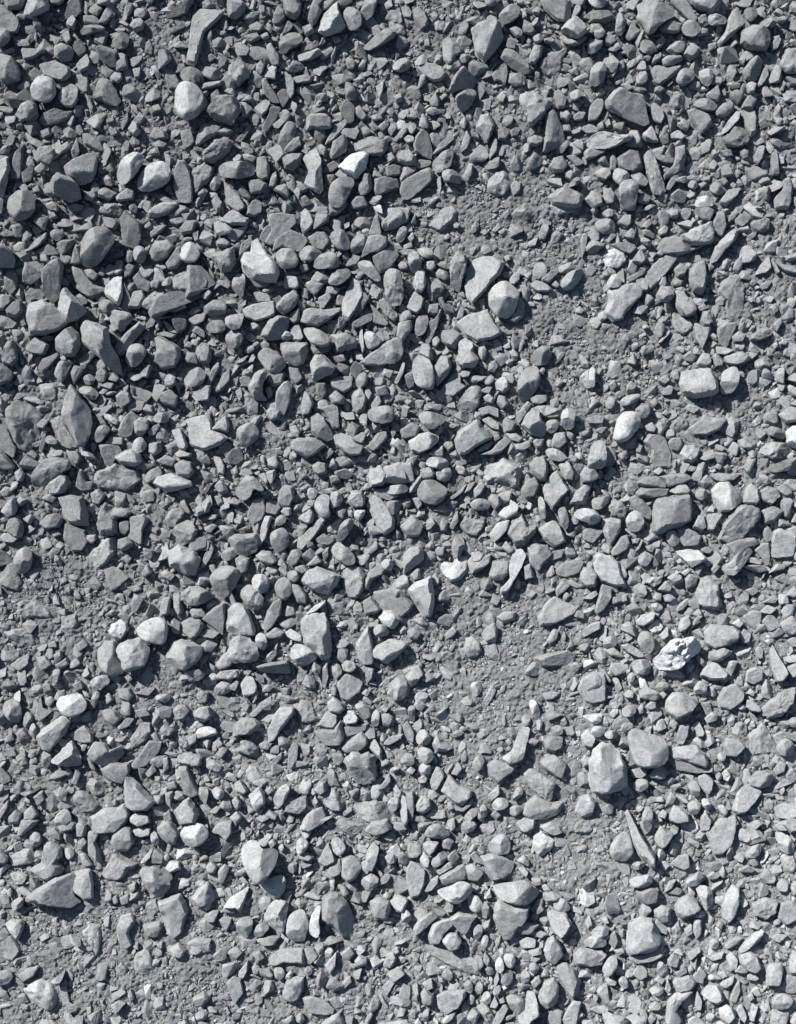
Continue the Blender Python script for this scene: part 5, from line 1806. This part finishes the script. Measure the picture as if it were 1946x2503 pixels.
def make_mesh(name, verts, faces, tone, mat, smooth=None, tris=None):
    me = bpy.data.meshes.new(name)
    if tris is not None:
        n, k = tris.shape
        me.vertices.add(len(verts)); me.vertices.foreach_set('co', verts.astype(np.float32).ravel())
        me.loops.add(n * k); me.loops.foreach_set('vertex_index', tris.astype(np.int32).ravel())
        me.polygons.add(n); me.polygons.foreach_set('loop_start', np.arange(0, n * k, k, dtype=np.int32))
        me.update(calc_edges=True)
    else:
        me.from_pydata(verts.tolist(), [], faces); me.update()
    a = me.attributes.new('tone', 'FLOAT', 'POINT')
    a.data.foreach_set('value', np.broadcast_to(np.asarray(tone, np.float32), (len(verts),)).copy())
    if smooth is True: me.shade_smooth()
    elif smooth is False: me.shade_flat()
    elif smooth is not None:
        me.shade_smooth(); me.set_sharp_from_angle(angle=math.radians(smooth))
    me.materials.append(mat)
    return me

def link(name, me, loc=(0, 0, 0)):
    o = bpy.data.objects.new(name, me); o.location = loc
    scene.collection.objects.link(o)
    return o

# ---------------------------------------------------------------- the ground sheet
def axis(half, step, far):
    core = np.arange(-half, half + step / 2, step)
    out, d, s = [], half, step
    while d < far:
        s *= 1.35; d += s; out.append(d)
    out = np.array(out)
    return np.concatenate([-out[::-1], core, out])
gx, gy = axis(0.63, 0.0015, 25.0), axis(0.80, 0.0015, 25.0)
GX, GY = np.meshgrid(gx, gy)
fx, fy = GX.ravel(), GY.ravel()
near = (np.abs(fx) < 0.64) & (np.abs(fy) < 0.81)              # the grid is fine enough for crumbs only here
gz = ground_z(fx, fy) + near * (0.0045 * noise2(fx, fy, 48, 31) + 0.003 * (bump_profile(fx, fy, 65, 5) - 0.5) + 0.0030 * (bump_profile(fx, fy, 130, 6) - 0.5) + 0.0030 * np.maximum(noise2(fx, fy, 230, 7), -0.2) + 0.0022 * np.maximum(noise2(fx, fy, 390, 9), -0.3))
nx, ny = len(gx), len(gy)
idx = np.arange(nx * ny).reshape(ny, nx)
quads = np.stack([idx[:-1, :-1], idx[:-1, 1:], idx[1:, 1:], idx[1:, :-1]], -1).reshape(-1, 4)
def dirt_tone(px, py):
    """tone of the dirt, paler towards the lower right of the bank"""
    t = np.clip(0.42 * px / PW + 0.58 * py / PH, 0, 1)
    return 3.5 + 3.6 * t
def to_albedo(t):
    return np.interp(t, np.arange(10), TONES)
gt = to_albedo(dirt_tone(fx / S + PW / 2, PH / 2 - fy / S) - 0.2 + 0.5 * noise2(fx, fy, 14, 8))
ground = link('ground', make_mesh('ground', np.stack([fx, fy, gz], 1), None, gt, M_DIRT, True, quads))
ground['kind'] = 'structure'

# ---------------------------------------------------------------- the stones
def resample(P, closed_cut, n):
    """round the corners of the outline a little, then n points along it"""
    for q in closed_cut:
        nxt = np.roll(P, -1, 0)
        P = np.stack([P * (1 - q) + nxt * q, P * q + nxt * (1 - q)], 1).reshape(-1, 2)
    Q = np.vstack([P, P[:1]])
    s = np.concatenate([[0], np.cumsum(np.hypot(*np.diff(Q, axis=0).T))])
    t = np.linspace(0, s[-1], n, endpoint=False)
    return np.stack([np.interp(t, s, Q[:, 0]), np.interp(t, s, Q[:, 1])], 1)

def kernel_point(P):
    """a point that sees the whole outline (or as much of it as any)"""
    c0 = P.mean(0)
    E = np.roll(P, -1, 0) - P
    nrm = np.stack([-E[:, 1], E[:, 0]], 1) / (np.hypot(*E.T)[:, None] + 1e-9)
    lo, hi = P.min(0), P.max(0)
    g = np.stack(np.meshgrid(np.linspace(lo[0], hi[0], 21), np.linspace(lo[1], hi[1], 21)), -1).reshape(-1, 2)
    g = np.vstack([g, c0])
    d = ((g[:, None, :] - P[None]) * nrm[None]).sum(-1).min(1)
    return g[np.argmax(d)], d.max()

def area_of(P):
    return abs(np.dot(P[:, 0], np.roll(P[:, 1], -1)) - np.dot(P[:, 1], np.roll(P[:, 0], -1))) / 2

def seg_dist(X, P):
    A, B = P, np.roll(P, -1, 0)
    AB = B - A
    t = np.clip(((X[:, None] - A[None]) * AB[None]).sum(-1) / ((AB * AB).sum(-1)[None] + 1e-9), 0, 1)
    D = X[:, None] - (A[None] + t[..., None] * AB[None])
    return np.hypot(D[..., 0], D[..., 1])

FR0 = np.array([1.0, .965, .92, .85, .76, .66, .54, .42, .29, .15])
FR1 = np.concatenate([[1.0, .98], np.linspace(.95, .05, 24)])
def build_stone(kind, tone, P, cuts, seed, rise):
    """one stone in photo pixels (x right, y up, z up): domed (r), faceted (a) or slab-like (f)"""
    r = np.random.default_rng(seed)
    rough = {'k': 2.4, 'e': 2.4, 'q': 1.6}.get(kind, 1.0)
    if kind in 'ke': kind = 'a' if seed % 3 else 'r'
    knobs = kind == 'q'
    if knobs: kind = 'r'
    FR = FR1 if knobs else FR0
    if (np.dot(P[:, 0], np.roll(P[:, 1], -1)) - np.dot(P[:, 1], np.roll(P[:, 0], -1))) < 0: P = P[::-1]
    per = np.hypot(*(np.roll(P, -1, 0) - P).T).sum()
    n = int(np.clip(per / 5.0, 22, 64)) if not knobs else 110
    R = resample(P, (0.22, 0.25) if kind == 'r' else (0.07,), n)
    R = R.mean(0) + (R - R.mean(0)) * (1.05 if kind == 'r' else 1.03)
    c, rin = kernel_point(R)
    kp, rin0 = rin, 2 * area_of(R) / np.hypot(*(np.roll(R, -1, 0) - R).T).sum()
    rin = max(rin0 * 1.05 if kp < 0.5 * rin0 else rin, 4.0)
    mx = max(np.hypot(*(R - c).T))
    # uneven outline
    ph = np.stack([R[:, 0], R[:, 1], np.full(n, seed * 1.7)], 1)
    wob = 0.045 * rough * rin * noise(ph / (rin * 0.5), seed) + (0.035 if kind == 'r' else 0.06) * rough * rin * noise(ph / (rin * 0.2), seed + 5)
    dirs = (R - c) / (np.hypot(*(R - c).T)[:, None] + 1e-9)
    R = R + dirs * wob[:, None]
    if kp < 0.12 * rin0:
        # a bent outline: shrink it by smoothing it away instead of towards one point
        z_ = np.fft.fft(R[:, 0] + 1j * R[:, 1]); w = np.minimum(np.arange(n), n - np.arange(n)) ** 2.0
        V = []
        for f in FR:
            e = np.fft.ifft(z_ * np.where(w > 0, np.exp(-w * max(0.0, -math.log(f)) * 0.9), 1)); V.append(np.stack([e.real, e.imag], 1))
        c = V[-1].mean(0)
        V = np.concatenate(V)
    else:
        V = (c + FR[:, None, None] * (R - c)[None]).reshape(-1, 2)
    V = np.vstack([V, c])
    d = seg_dist(V, R).min(1)
    d[:n] = 0
    q = V - c
    lean = (tone - 5.4) * (0.075 if kind != 'r' else 0.035)      # pale faces lean to the sun, dull ones away from it
    ang = r.normal(0, 0.18, 2)
    plane = -(q @ (SUN2 * lean + ang))
    if kind == 'r':
        H = rin * (0.78 + 0.2 * r.random()); t = np.clip(d / (rin * 0.85), 0, 1)
        z = H * np.sqrt(np.clip(1 - (1 - t) ** 2, 0, 1)) + plane * np.clip(t * 2, 0, 1) * 0.6
        # a couple of worn facets on the dome
        for _ in range(5):
            a = r.uniform(0, 2 * math.pi); sl = r.uniform(0.25, 1.1); h = H * r.uniform(0.58, 0.95)
            f = h - (q @ np.array([math.cos(a), math.sin(a)])) * sl + rin * 0.25 * sl
            k = rin * 0.03
            z = -k * np.logaddexp(-z / k, -f / k)
        und, uz = (1.0, .9, .72, .42), (0, .35, .75, 1.0); depth = H * 0.55
    else:
        H = rin * (1.0 if kind == 'a' else 0.42) * (0.85 + 0.3 * r.random())
        H = max(H, 5.0)
        A, B = P, np.roll(P, -1, 0)
        D = seg_dist(V, P)
        slopes = r.uniform(1.3, 4.5, len(P)) if kind == 'a' else r.uniform(1.5, 4.0, len(P))
        base = r.uniform(0.0, 0.55, len(P)) * H if kind == 'a' else r.uniform(0.2, 0.7, len(P)) * H
        rim = np.clip(d / (0.12 * rin), 0, 1)[:, None]
        edges = (D * slopes[None] + base[None]) * (0.25 + 0.75 * rim)
        k = max(0.35, 0.016 * rin)
        tp = H + plane
        if kind == 'a':
            for _ in range(2):
                a = r.uniform(0, 2 * math.pi); sl = r.uniform(0.1, 0.45)
                tp = np.minimum(tp, H * r.uniform(0.95, 1.12) - (q @ np.array([math.cos(a), math.sin(a)])) * sl + plane * 0.5)
        al = np.concatenate([edges, tp[:, None]], 1)
        m = al.min(1)
        z = m - k * np.log(np.exp(-(al - m[:, None]) / k).sum(1))
        und, uz = (1.0, .94, .80, .45), (0, .5, .9, 1.0); depth = max(H * 0.55, 6.0)
    for (x1, y1, x2, y2, s) in cuts:
        dv = np.array([x2 - x1, y2 - y1]); nn = np.array([dv[1], -dv[0]]) / (np.hypot(*dv) + 1e-9)
        if nn @ np.array([1, -1]) < 0: nn = -nn                    # towards the lower right of the picture
        e = (V - np.array([x1, y1])) @ nn
        if s < 0: e = -e
        k = 1.2
        fall = abs(s) * 1.15 * k * np.logaddexp(0, e / k)
        z = np.minimum(z, z.max() * 1.0 - fall) if s > 0 else z - fall
    # chips and unevenness
    v3 = np.stack([V[:, 0], V[:, 1], z], 1) + seed * 13.1
    z = z + rough * (0.05 * rin * noise(v3 / (rin * 0.55), seed + 2) + 0.03 * rin * noise(v3 / (rin * 0.25), seed + 4)) * np.clip(d / (0.25 * rin), 0.2, 1) + 0.5 * rough * noise(v3 / 4.5, seed + 3)
    if knobs:                                                      # round knobs all over and one deep pit
        for b in range(26):
            p = c + r.uniform(-1.3, 1.3, 2) * rin; q_ = rin * r.uniform(0.18, 0.42)
            e2 = ((V - p) ** 2).sum(1) / (q_ * q_)
            z = z + 0.55 * q_ * np.sqrt(np.clip(1 - e2, 0, 1)) * np.clip(d / (0.15 * rin), 0, 1)
        e2 = ((V - c - rin * np.array([0.25, 0.3])) ** 2).sum(1) / (0.34 * rin) ** 2
        z = z - 0.75 * rin * np.exp(-e2 * e2)
    if kind == 'r': z = z + 0.35 * noise(v3 / 9.0, seed + 9) * 2
    ze = z[:n]
    lift = max(0.0, -float(ze.min())) + (0.35 * H if kind == 'r' else 0.15 * H) + r.uniform(0, 3.0) + rise * (0.4 + 0.6 * r.random()) + max(0, tone - 3) * (2.0 if rise > 4 else 0.6)
    z = z + lift
    verts = [np.column_stack([V, z])]
    zo = z[:n]
    for f, g in zip(und[1:], uz[1:]):
        verts.append(np.column_stack([c + f * (R - c), zo * (1 - g) - g * 5.0]))
    bot = np.array([[c[0], c[1], -5.5]])
    VV = np.vstack(verts + [bot])
    K = len(FR)
    faces = []
    ar = np.arange(n); nx_ = (ar + 1) % n
    for k_ in range(K - 1):
        a, b = k_ * n, (k_ + 1) * n
        faces += np.stack([a + ar, a + nx_, b + nx_, b + ar], 1).tolist()
    top = K * n
    faces += np.stack([(K - 1) * n + ar, (K - 1) * n + nx_, np.full(n, top)], 1).tolist()
    rings = [0] + [top + 1 + i * n for i in range(3)]
    for a, b in zip(rings[:-1], rings[1:]):
        faces += np.stack([a + nx_, a + ar, b + ar, b + nx_], 1).tolist()
    faces += np.stack([rings[-1] + nx_, rings[-1] + ar, np.full(n, len(VV) - 1)], 1).tolist()
    return c, rin, VV, faces

rows = []
for ln in STONES.strip().splitlines():
    if ln[0] == '@':
        ox, oy = map(float, ln[1:].split(',')); continue
    p = ln.split('|')
    U = 500 / 169.8
    pts = np.array([[float(a) for a in q.split(',')] for q in p[2].split()]) * U + (ox, oy)
    pts[:, 1] = PH - pts[:, 1]
    cuts = []
    if len(p) > 3 and p[3]:
        for cstr in p[3].split(';'):
            v = [float(a) for a in cstr.split(',')]
            cuts.append((v[0]*U+ox, PH-(v[1]*U+oy), v[2]*U+ox, PH-(v[3]*U+oy), v[4]))
    x, y = pts.T
    area = abs(np.dot(x, np.roll(y, -1)) - np.dot(y, np.roll(x, -1))) / 2
    if area > 40: rows.append((p[0][0], int(p[0][1:]), p[1], pts, cuts, area))

# occupancy of the frame (plus a margin), one cell = 2 photo pixels
MX, MY, CELL = 720, 720, 2
OCC = np.zeros(((PH + 2 * MY) // CELL, (PW + 2 * MX) // CELL), bool)
def stamp(poly, shrink):
    lo = np.floor((poly.min(0) + (MX, MY)) / CELL).astype(int); hi = np.ceil((poly.max(0) + (MX, MY)) / CELL).astype(int)
    lo = np.maximum(lo, 0); hi = np.minimum(hi, (OCC.shape[1] - 1, OCC.shape[0] - 1))
    if (hi <= lo).any(): return
    X, Y = np.meshgrid(np.arange(lo[0], hi[0]) * CELL - MX + 1, np.arange(lo[1], hi[1]) * CELL - MY + 1)
    inside = np.zeros(X.shape, bool)
    A, B = poly, np.roll(poly, -1, 0)
    for (x1, y1), (x2, y2) in zip(A, B):
        if y1 == y2: continue
        cr = ((y1 > Y) != (y2 > Y)) & (X < (x2 - x1) * (Y - y1) / (y2 - y1) + x1)
        inside ^= cr
    OCC[lo[1]:hi[1], lo[0]:hi[0]] |= inside

def world_xy(px, py_up):
    return (px - PW / 2) * S, (py_up - PH / 2) * S

merged_v, merged_f, merged_t, nv = [], [], [], 0
for i, (kind, tone, label, pts, cuts, area) in enumerate(rows):
    fin = float(fineness(pts[:, 0], PH - pts[:, 1]).mean())
    c, rin, VV, faces = build_stone(kind, tone, pts, cuts, i + 1, (0.0 if kind == 'e' else 13.0) * (1 - fin))
    stamp(pts, 0)
    wx, wy = world_xy(c[0], c[1])
    samp = np.vstack([pts, c]); sx, sy = world_xy(samp[:, 0], samp[:, 1])
    gzs = ground_z(sx, sy)
    z0 = float(0.5 * gzs.mean() + 0.5 * gzs[-1]) - S * (fin * min(0.3 * rin, 8) + (min(0.45 * rin, 13) if kind == 'e' else 0)) 
    loc = np.array([wx, wy, z0])
    local = (VV - np.array([c[0], c[1], 0])) * S
    # every stone's albedo is scaled by its place: paler towards the lower right
    alb = to_albedo(tone + 0.25 * math.sin(i * 12.9898)) * (1.08 if kind == 'q' else 1.0) * (0.89 + 0.25 * float(np.clip(0.42 * c[0] / PW + 0.58 * (1 - c[1] / PH), 0, 1)))
    if label:
        noun = 'flat_stone' if kind == 'f' else ('pebble' if 'pebble' in label.split(',')[0] else 'stone')
        me = make_mesh(noun, local, faces, alb, M_STONE, 36 if kind == 'r' else 60 if kind == 'q' else 26)
        o = link(noun, me, loc)
        o['label'] = label
        o['category'] = 'flat stone' if noun == 'flat_stone' else noun
        o['group'] = 'stones lying in the gravel'
    else:
        merged_v.append(local + loc); merged_t.append(np.full(len(local), alb, np.float32))
        merged_f += [[v + nv for v in f] for f in faces]; nv += len(local)

# ---------------------------------------------------------------- the rest of the gravel, too many to count: one object
def templates(count, seed, fine):
    """broken stones: hulls of a few random points, the larger ones with chipped, uneven faces"""
    import bmesh
    r = np.random.default_rng(seed); out = []
    for i in range(count):
        m = r.integers(9, 17)
        p = r.normal(size=(m, 3)); p /= np.linalg.norm(p, axis=1)[:, None]
        p *= r.uniform(0.75, 1.0, (m, 1))
        p *= np.array([1.0, r.uniform(0.42, 0.95), r.choice([r.uniform(0.25, 0.45), r.uniform(0.5, 0.9)])])
        bm = bmesh.new()
        for q in p: bm.verts.new(q)
        res = bmesh.ops.convex_hull(bm, input=bm.verts[:])
        bmesh.ops.delete(bm, geom=[v for v in bm.verts if not v.link_faces], context='VERTS')
        if fine:
            bmesh.ops.bevel(bm, geom=bm.edges[:], offset=0.06, segments=1, affect='EDGES', clamp_overlap=True)
            bmesh.ops.triangulate(bm, faces=bm.faces[:])
            bmesh.ops.subdivide_edges(bm, edges=[e for e in bm.edges if e.calc_length() > 0.35], cuts=1, use_grid_fill=True)
        bmesh.ops.triangulate(bm, faces=bm.faces[:])
        bm.verts.index_update()
        V = np.array([v.co[:] for v in bm.verts]); F = np.array([[v.index for v in f.verts] for f in bm.faces])
        bm.free()
        if fine: V = V + (0.05 * noise(V * 3.1 + i * 7.7, 3) + 0.03 * noise(V * 8.0 + i, 4))[:, None] * V / (np.linalg.norm(V, axis=1)[:, None] + 1e-6)
        out.append((V / np.abs(V[:, :2]).max(), F))
    return out
def scatter(px, py, rad, tone, tmpl, seed, sink, tilt):
    """many small stones as one vertex and face block; px, py from the lower left in photo pixels"""
    r = np.random.default_rng(seed); n = len(px)
    which = r.integers(0, len(tmpl), n)
    vs, fs, ts, off = [], [], [], 0
    sink = np.broadcast_to(sink, n)
    for w, (T, F) in enumerate(tmpl):
        s = np.nonzero(which == w)[0]
        if not len(s): continue
        m_ = len(s)
        a, b, g = r.uniform(0, 2 * math.pi, m_), r.normal(0, tilt, m_), r.normal(0, tilt, m_)
        ca, sa, cb, sb, cg, sg = [q[:, None] for q in (np.cos(a), np.sin(a), np.cos(b), np.sin(b), np.cos(g), np.sin(g))]
        x, y, z = T[None, :, 0], T[None, :, 1], T[None, :, 2]
        y, z = y * cb - z * sb, y * sb + z * cb
        x, z = x * cg + z * sg, -x * sg + z * cg
        x, y = x * ca - y * sa, x * sa + y * ca
        wx, wy = world_xy(px[s], py[s])
        k = (rad[s] * S)[:, None]
        Z = (ground_z(wx, wy) + (0.5 - sink[s]) * rad[s] * S)[:, None] + z * k
        V = np.stack([x * k + wx[:, None], y * k + wy[:, None], Z], -1)
        nv_ = V.shape[1]
        vs.append(V.reshape(-1, 3)); ts.append(np.repeat(tone[s], nv_))
        fs.append((F[None] + (np.arange(m_) * nv_)[:, None, None]).reshape(-1, 3) + off); off += m_ * nv_
    return np.vstack(vs), np.vstack(fs), np.concatenate(ts)

def tone_of(px, py_up, r, spread):
    t = dirt_tone(px, PH - py_up) + r.normal(0, spread, len(px)) + 0.35
    t = t + np.where(r.random(len(px)) < 0.05, 1.6, 0)
    return to_albedo(np.clip(t, 1, 8.6)).astype(np.float32)

r = np.random.default_rng(77)
def free(px, py, rad):
    ok = np.ones(len(px), bool)
    for dx, dy in ((0, 0), (.5, 0), (-.5, 0), (0, .5), (0, -.5)):
        i = np.clip(((px + dx * rad + MX) / CELL).astype(int), 0, OCC.shape[1] - 1)
        j = np.clip(((py + dy * rad + MY) / CELL).astype(int), 0, OCC.shape[0] - 1)
        ok &= ~OCC[j, i]
    return ok
def mark(x, y, rad):
    i0, i1 = int((x - rad + MX) / CELL), int((x + rad + MX) / CELL) + 1
    j0, j1 = int((y - rad + MY) / CELL), int((y + rad + MY) / CELL) + 1
    i0, j0 = max(i0, 0), max(j0, 0)
    yy, xx = np.ogrid[j0:j1, i0:i1]
    sub = OCC[j0:j1, i0:i1]
    if sub.size:
        sub |= (((xx * CELL - MX - x) ** 2 + (yy * CELL - MY - y) ** 2) < rad * rad)[:sub.shape[0], :sub.shape[1]]

picked = []
for lo, hi, tries, avoid in ((17, 24, 9000, 1.0), (12, 17, 22000, 1.0), (8.5, 12, 45000, 0.9), (6, 8.5, 70000, 0.55), (4.2, 6, 120000, 0.1), (2.8, 4.2, 260000, 0.0)):
    mm = 690 if hi > 7 else 300                               # the finest grains only in and near the frame
    tries = int(tries * 1.6) if hi > 7 else tries
    X = r.uniform(-mm, PW + mm, tries); Y = r.uniform(-mm, PH + mm, tries)
    RR = r.uniform(lo, hi, tries)
    fin = fineness(X, PH - Y)
    keep = (r.random(tries) < (1 - fin * avoid) ** 1.3) & free(X, Y, RR * 0.8)
    if hi < 5: keep &= r.random(tries) < 0.35 + fin
    for x, y, q in zip(X[keep], Y[keep], RR[keep]):
        i, j = int((x + MX) / CELL), int((y + MY) / CELL)
        k = max(1, int(q * 0.55 / CELL))
        if OCC[j, i] or OCC[j, i - k] or OCC[j, i + k] or OCC[j - k, i] or OCC[j + k, i]: continue
        picked.append((x, y, q)); mark(x, y, q * 0.66)
picked = np.array(picked)
print('packed pebbles', len(picked))
parts = []
for lo, hi, tm, sd in ((11, 99, templates(80, 5, True), 1), (4.5, 11, templates(90, 6, False), 2), (0, 4.5, templates(60, 9, False), 4)):
    q = picked[(picked[:, 2] >= lo) & (picked[:, 2] < hi)]
    fin = fineness(q[:, 0], PH - q[:, 1])
    sink = r.uniform(-0.30, 0.6, len(q)) * (1 - fin) + fin * r.uniform(0.25, 0.85, len(q))
    parts.append(scatter(q[:, 0], q[:, 1], q[:, 2] * 1.18, tone_of(q[:, 0], q[:, 1], r, 0.7), tm, sd, sink, 0.42))
# grit in the gaps and all over the fine dirt
n = 300000
X = r.uniform(-320, PW + 320, n); Y = r.uniform(-320, PH + 320, n)
RR = 1.5 + 3.2 * r.random(n) ** 2.0
keep = free(X, Y, RR * 0.3) & (r.random(n) < 0.35 + 1.2 * fineness(X, PH - Y)) | (r.random(n) < 0.012)
X, Y, RR = X[keep], Y[keep], RR[keep]
parts.append(scatter(X, Y, RR, tone_of(X, Y, r, 0.7), templates(40, 12, False), 3, r.uniform(0.0, 0.6, len(X)), 0.6))
print('grit', len(X))
off, vv, ff, tt = 0, [], [], []
for V, F, T in parts:
    vv.append(V); ff.append(F + off); tt.append(T); off += len(V)
gravel = link('gravel', make_mesh('gravel', np.vstack(vv), None, np.concatenate(tt), M_GRIT, False, np.vstack(ff)))
gravel['kind'] = 'stuff'
small = link('small_stones', make_mesh('small_stones', np.vstack(merged_v), merged_f, np.concatenate(merged_t), M_STONE, 32))
small['kind'] = 'stuff'
for o, lab, cat in ((gravel, 'grey grit and tiny pebbles filling the gaps between the stones', 'gravel'), (small, 'smaller grey stones packed between the larger ones', 'gravel')):
    o['label'] = lab; o['category'] = cat
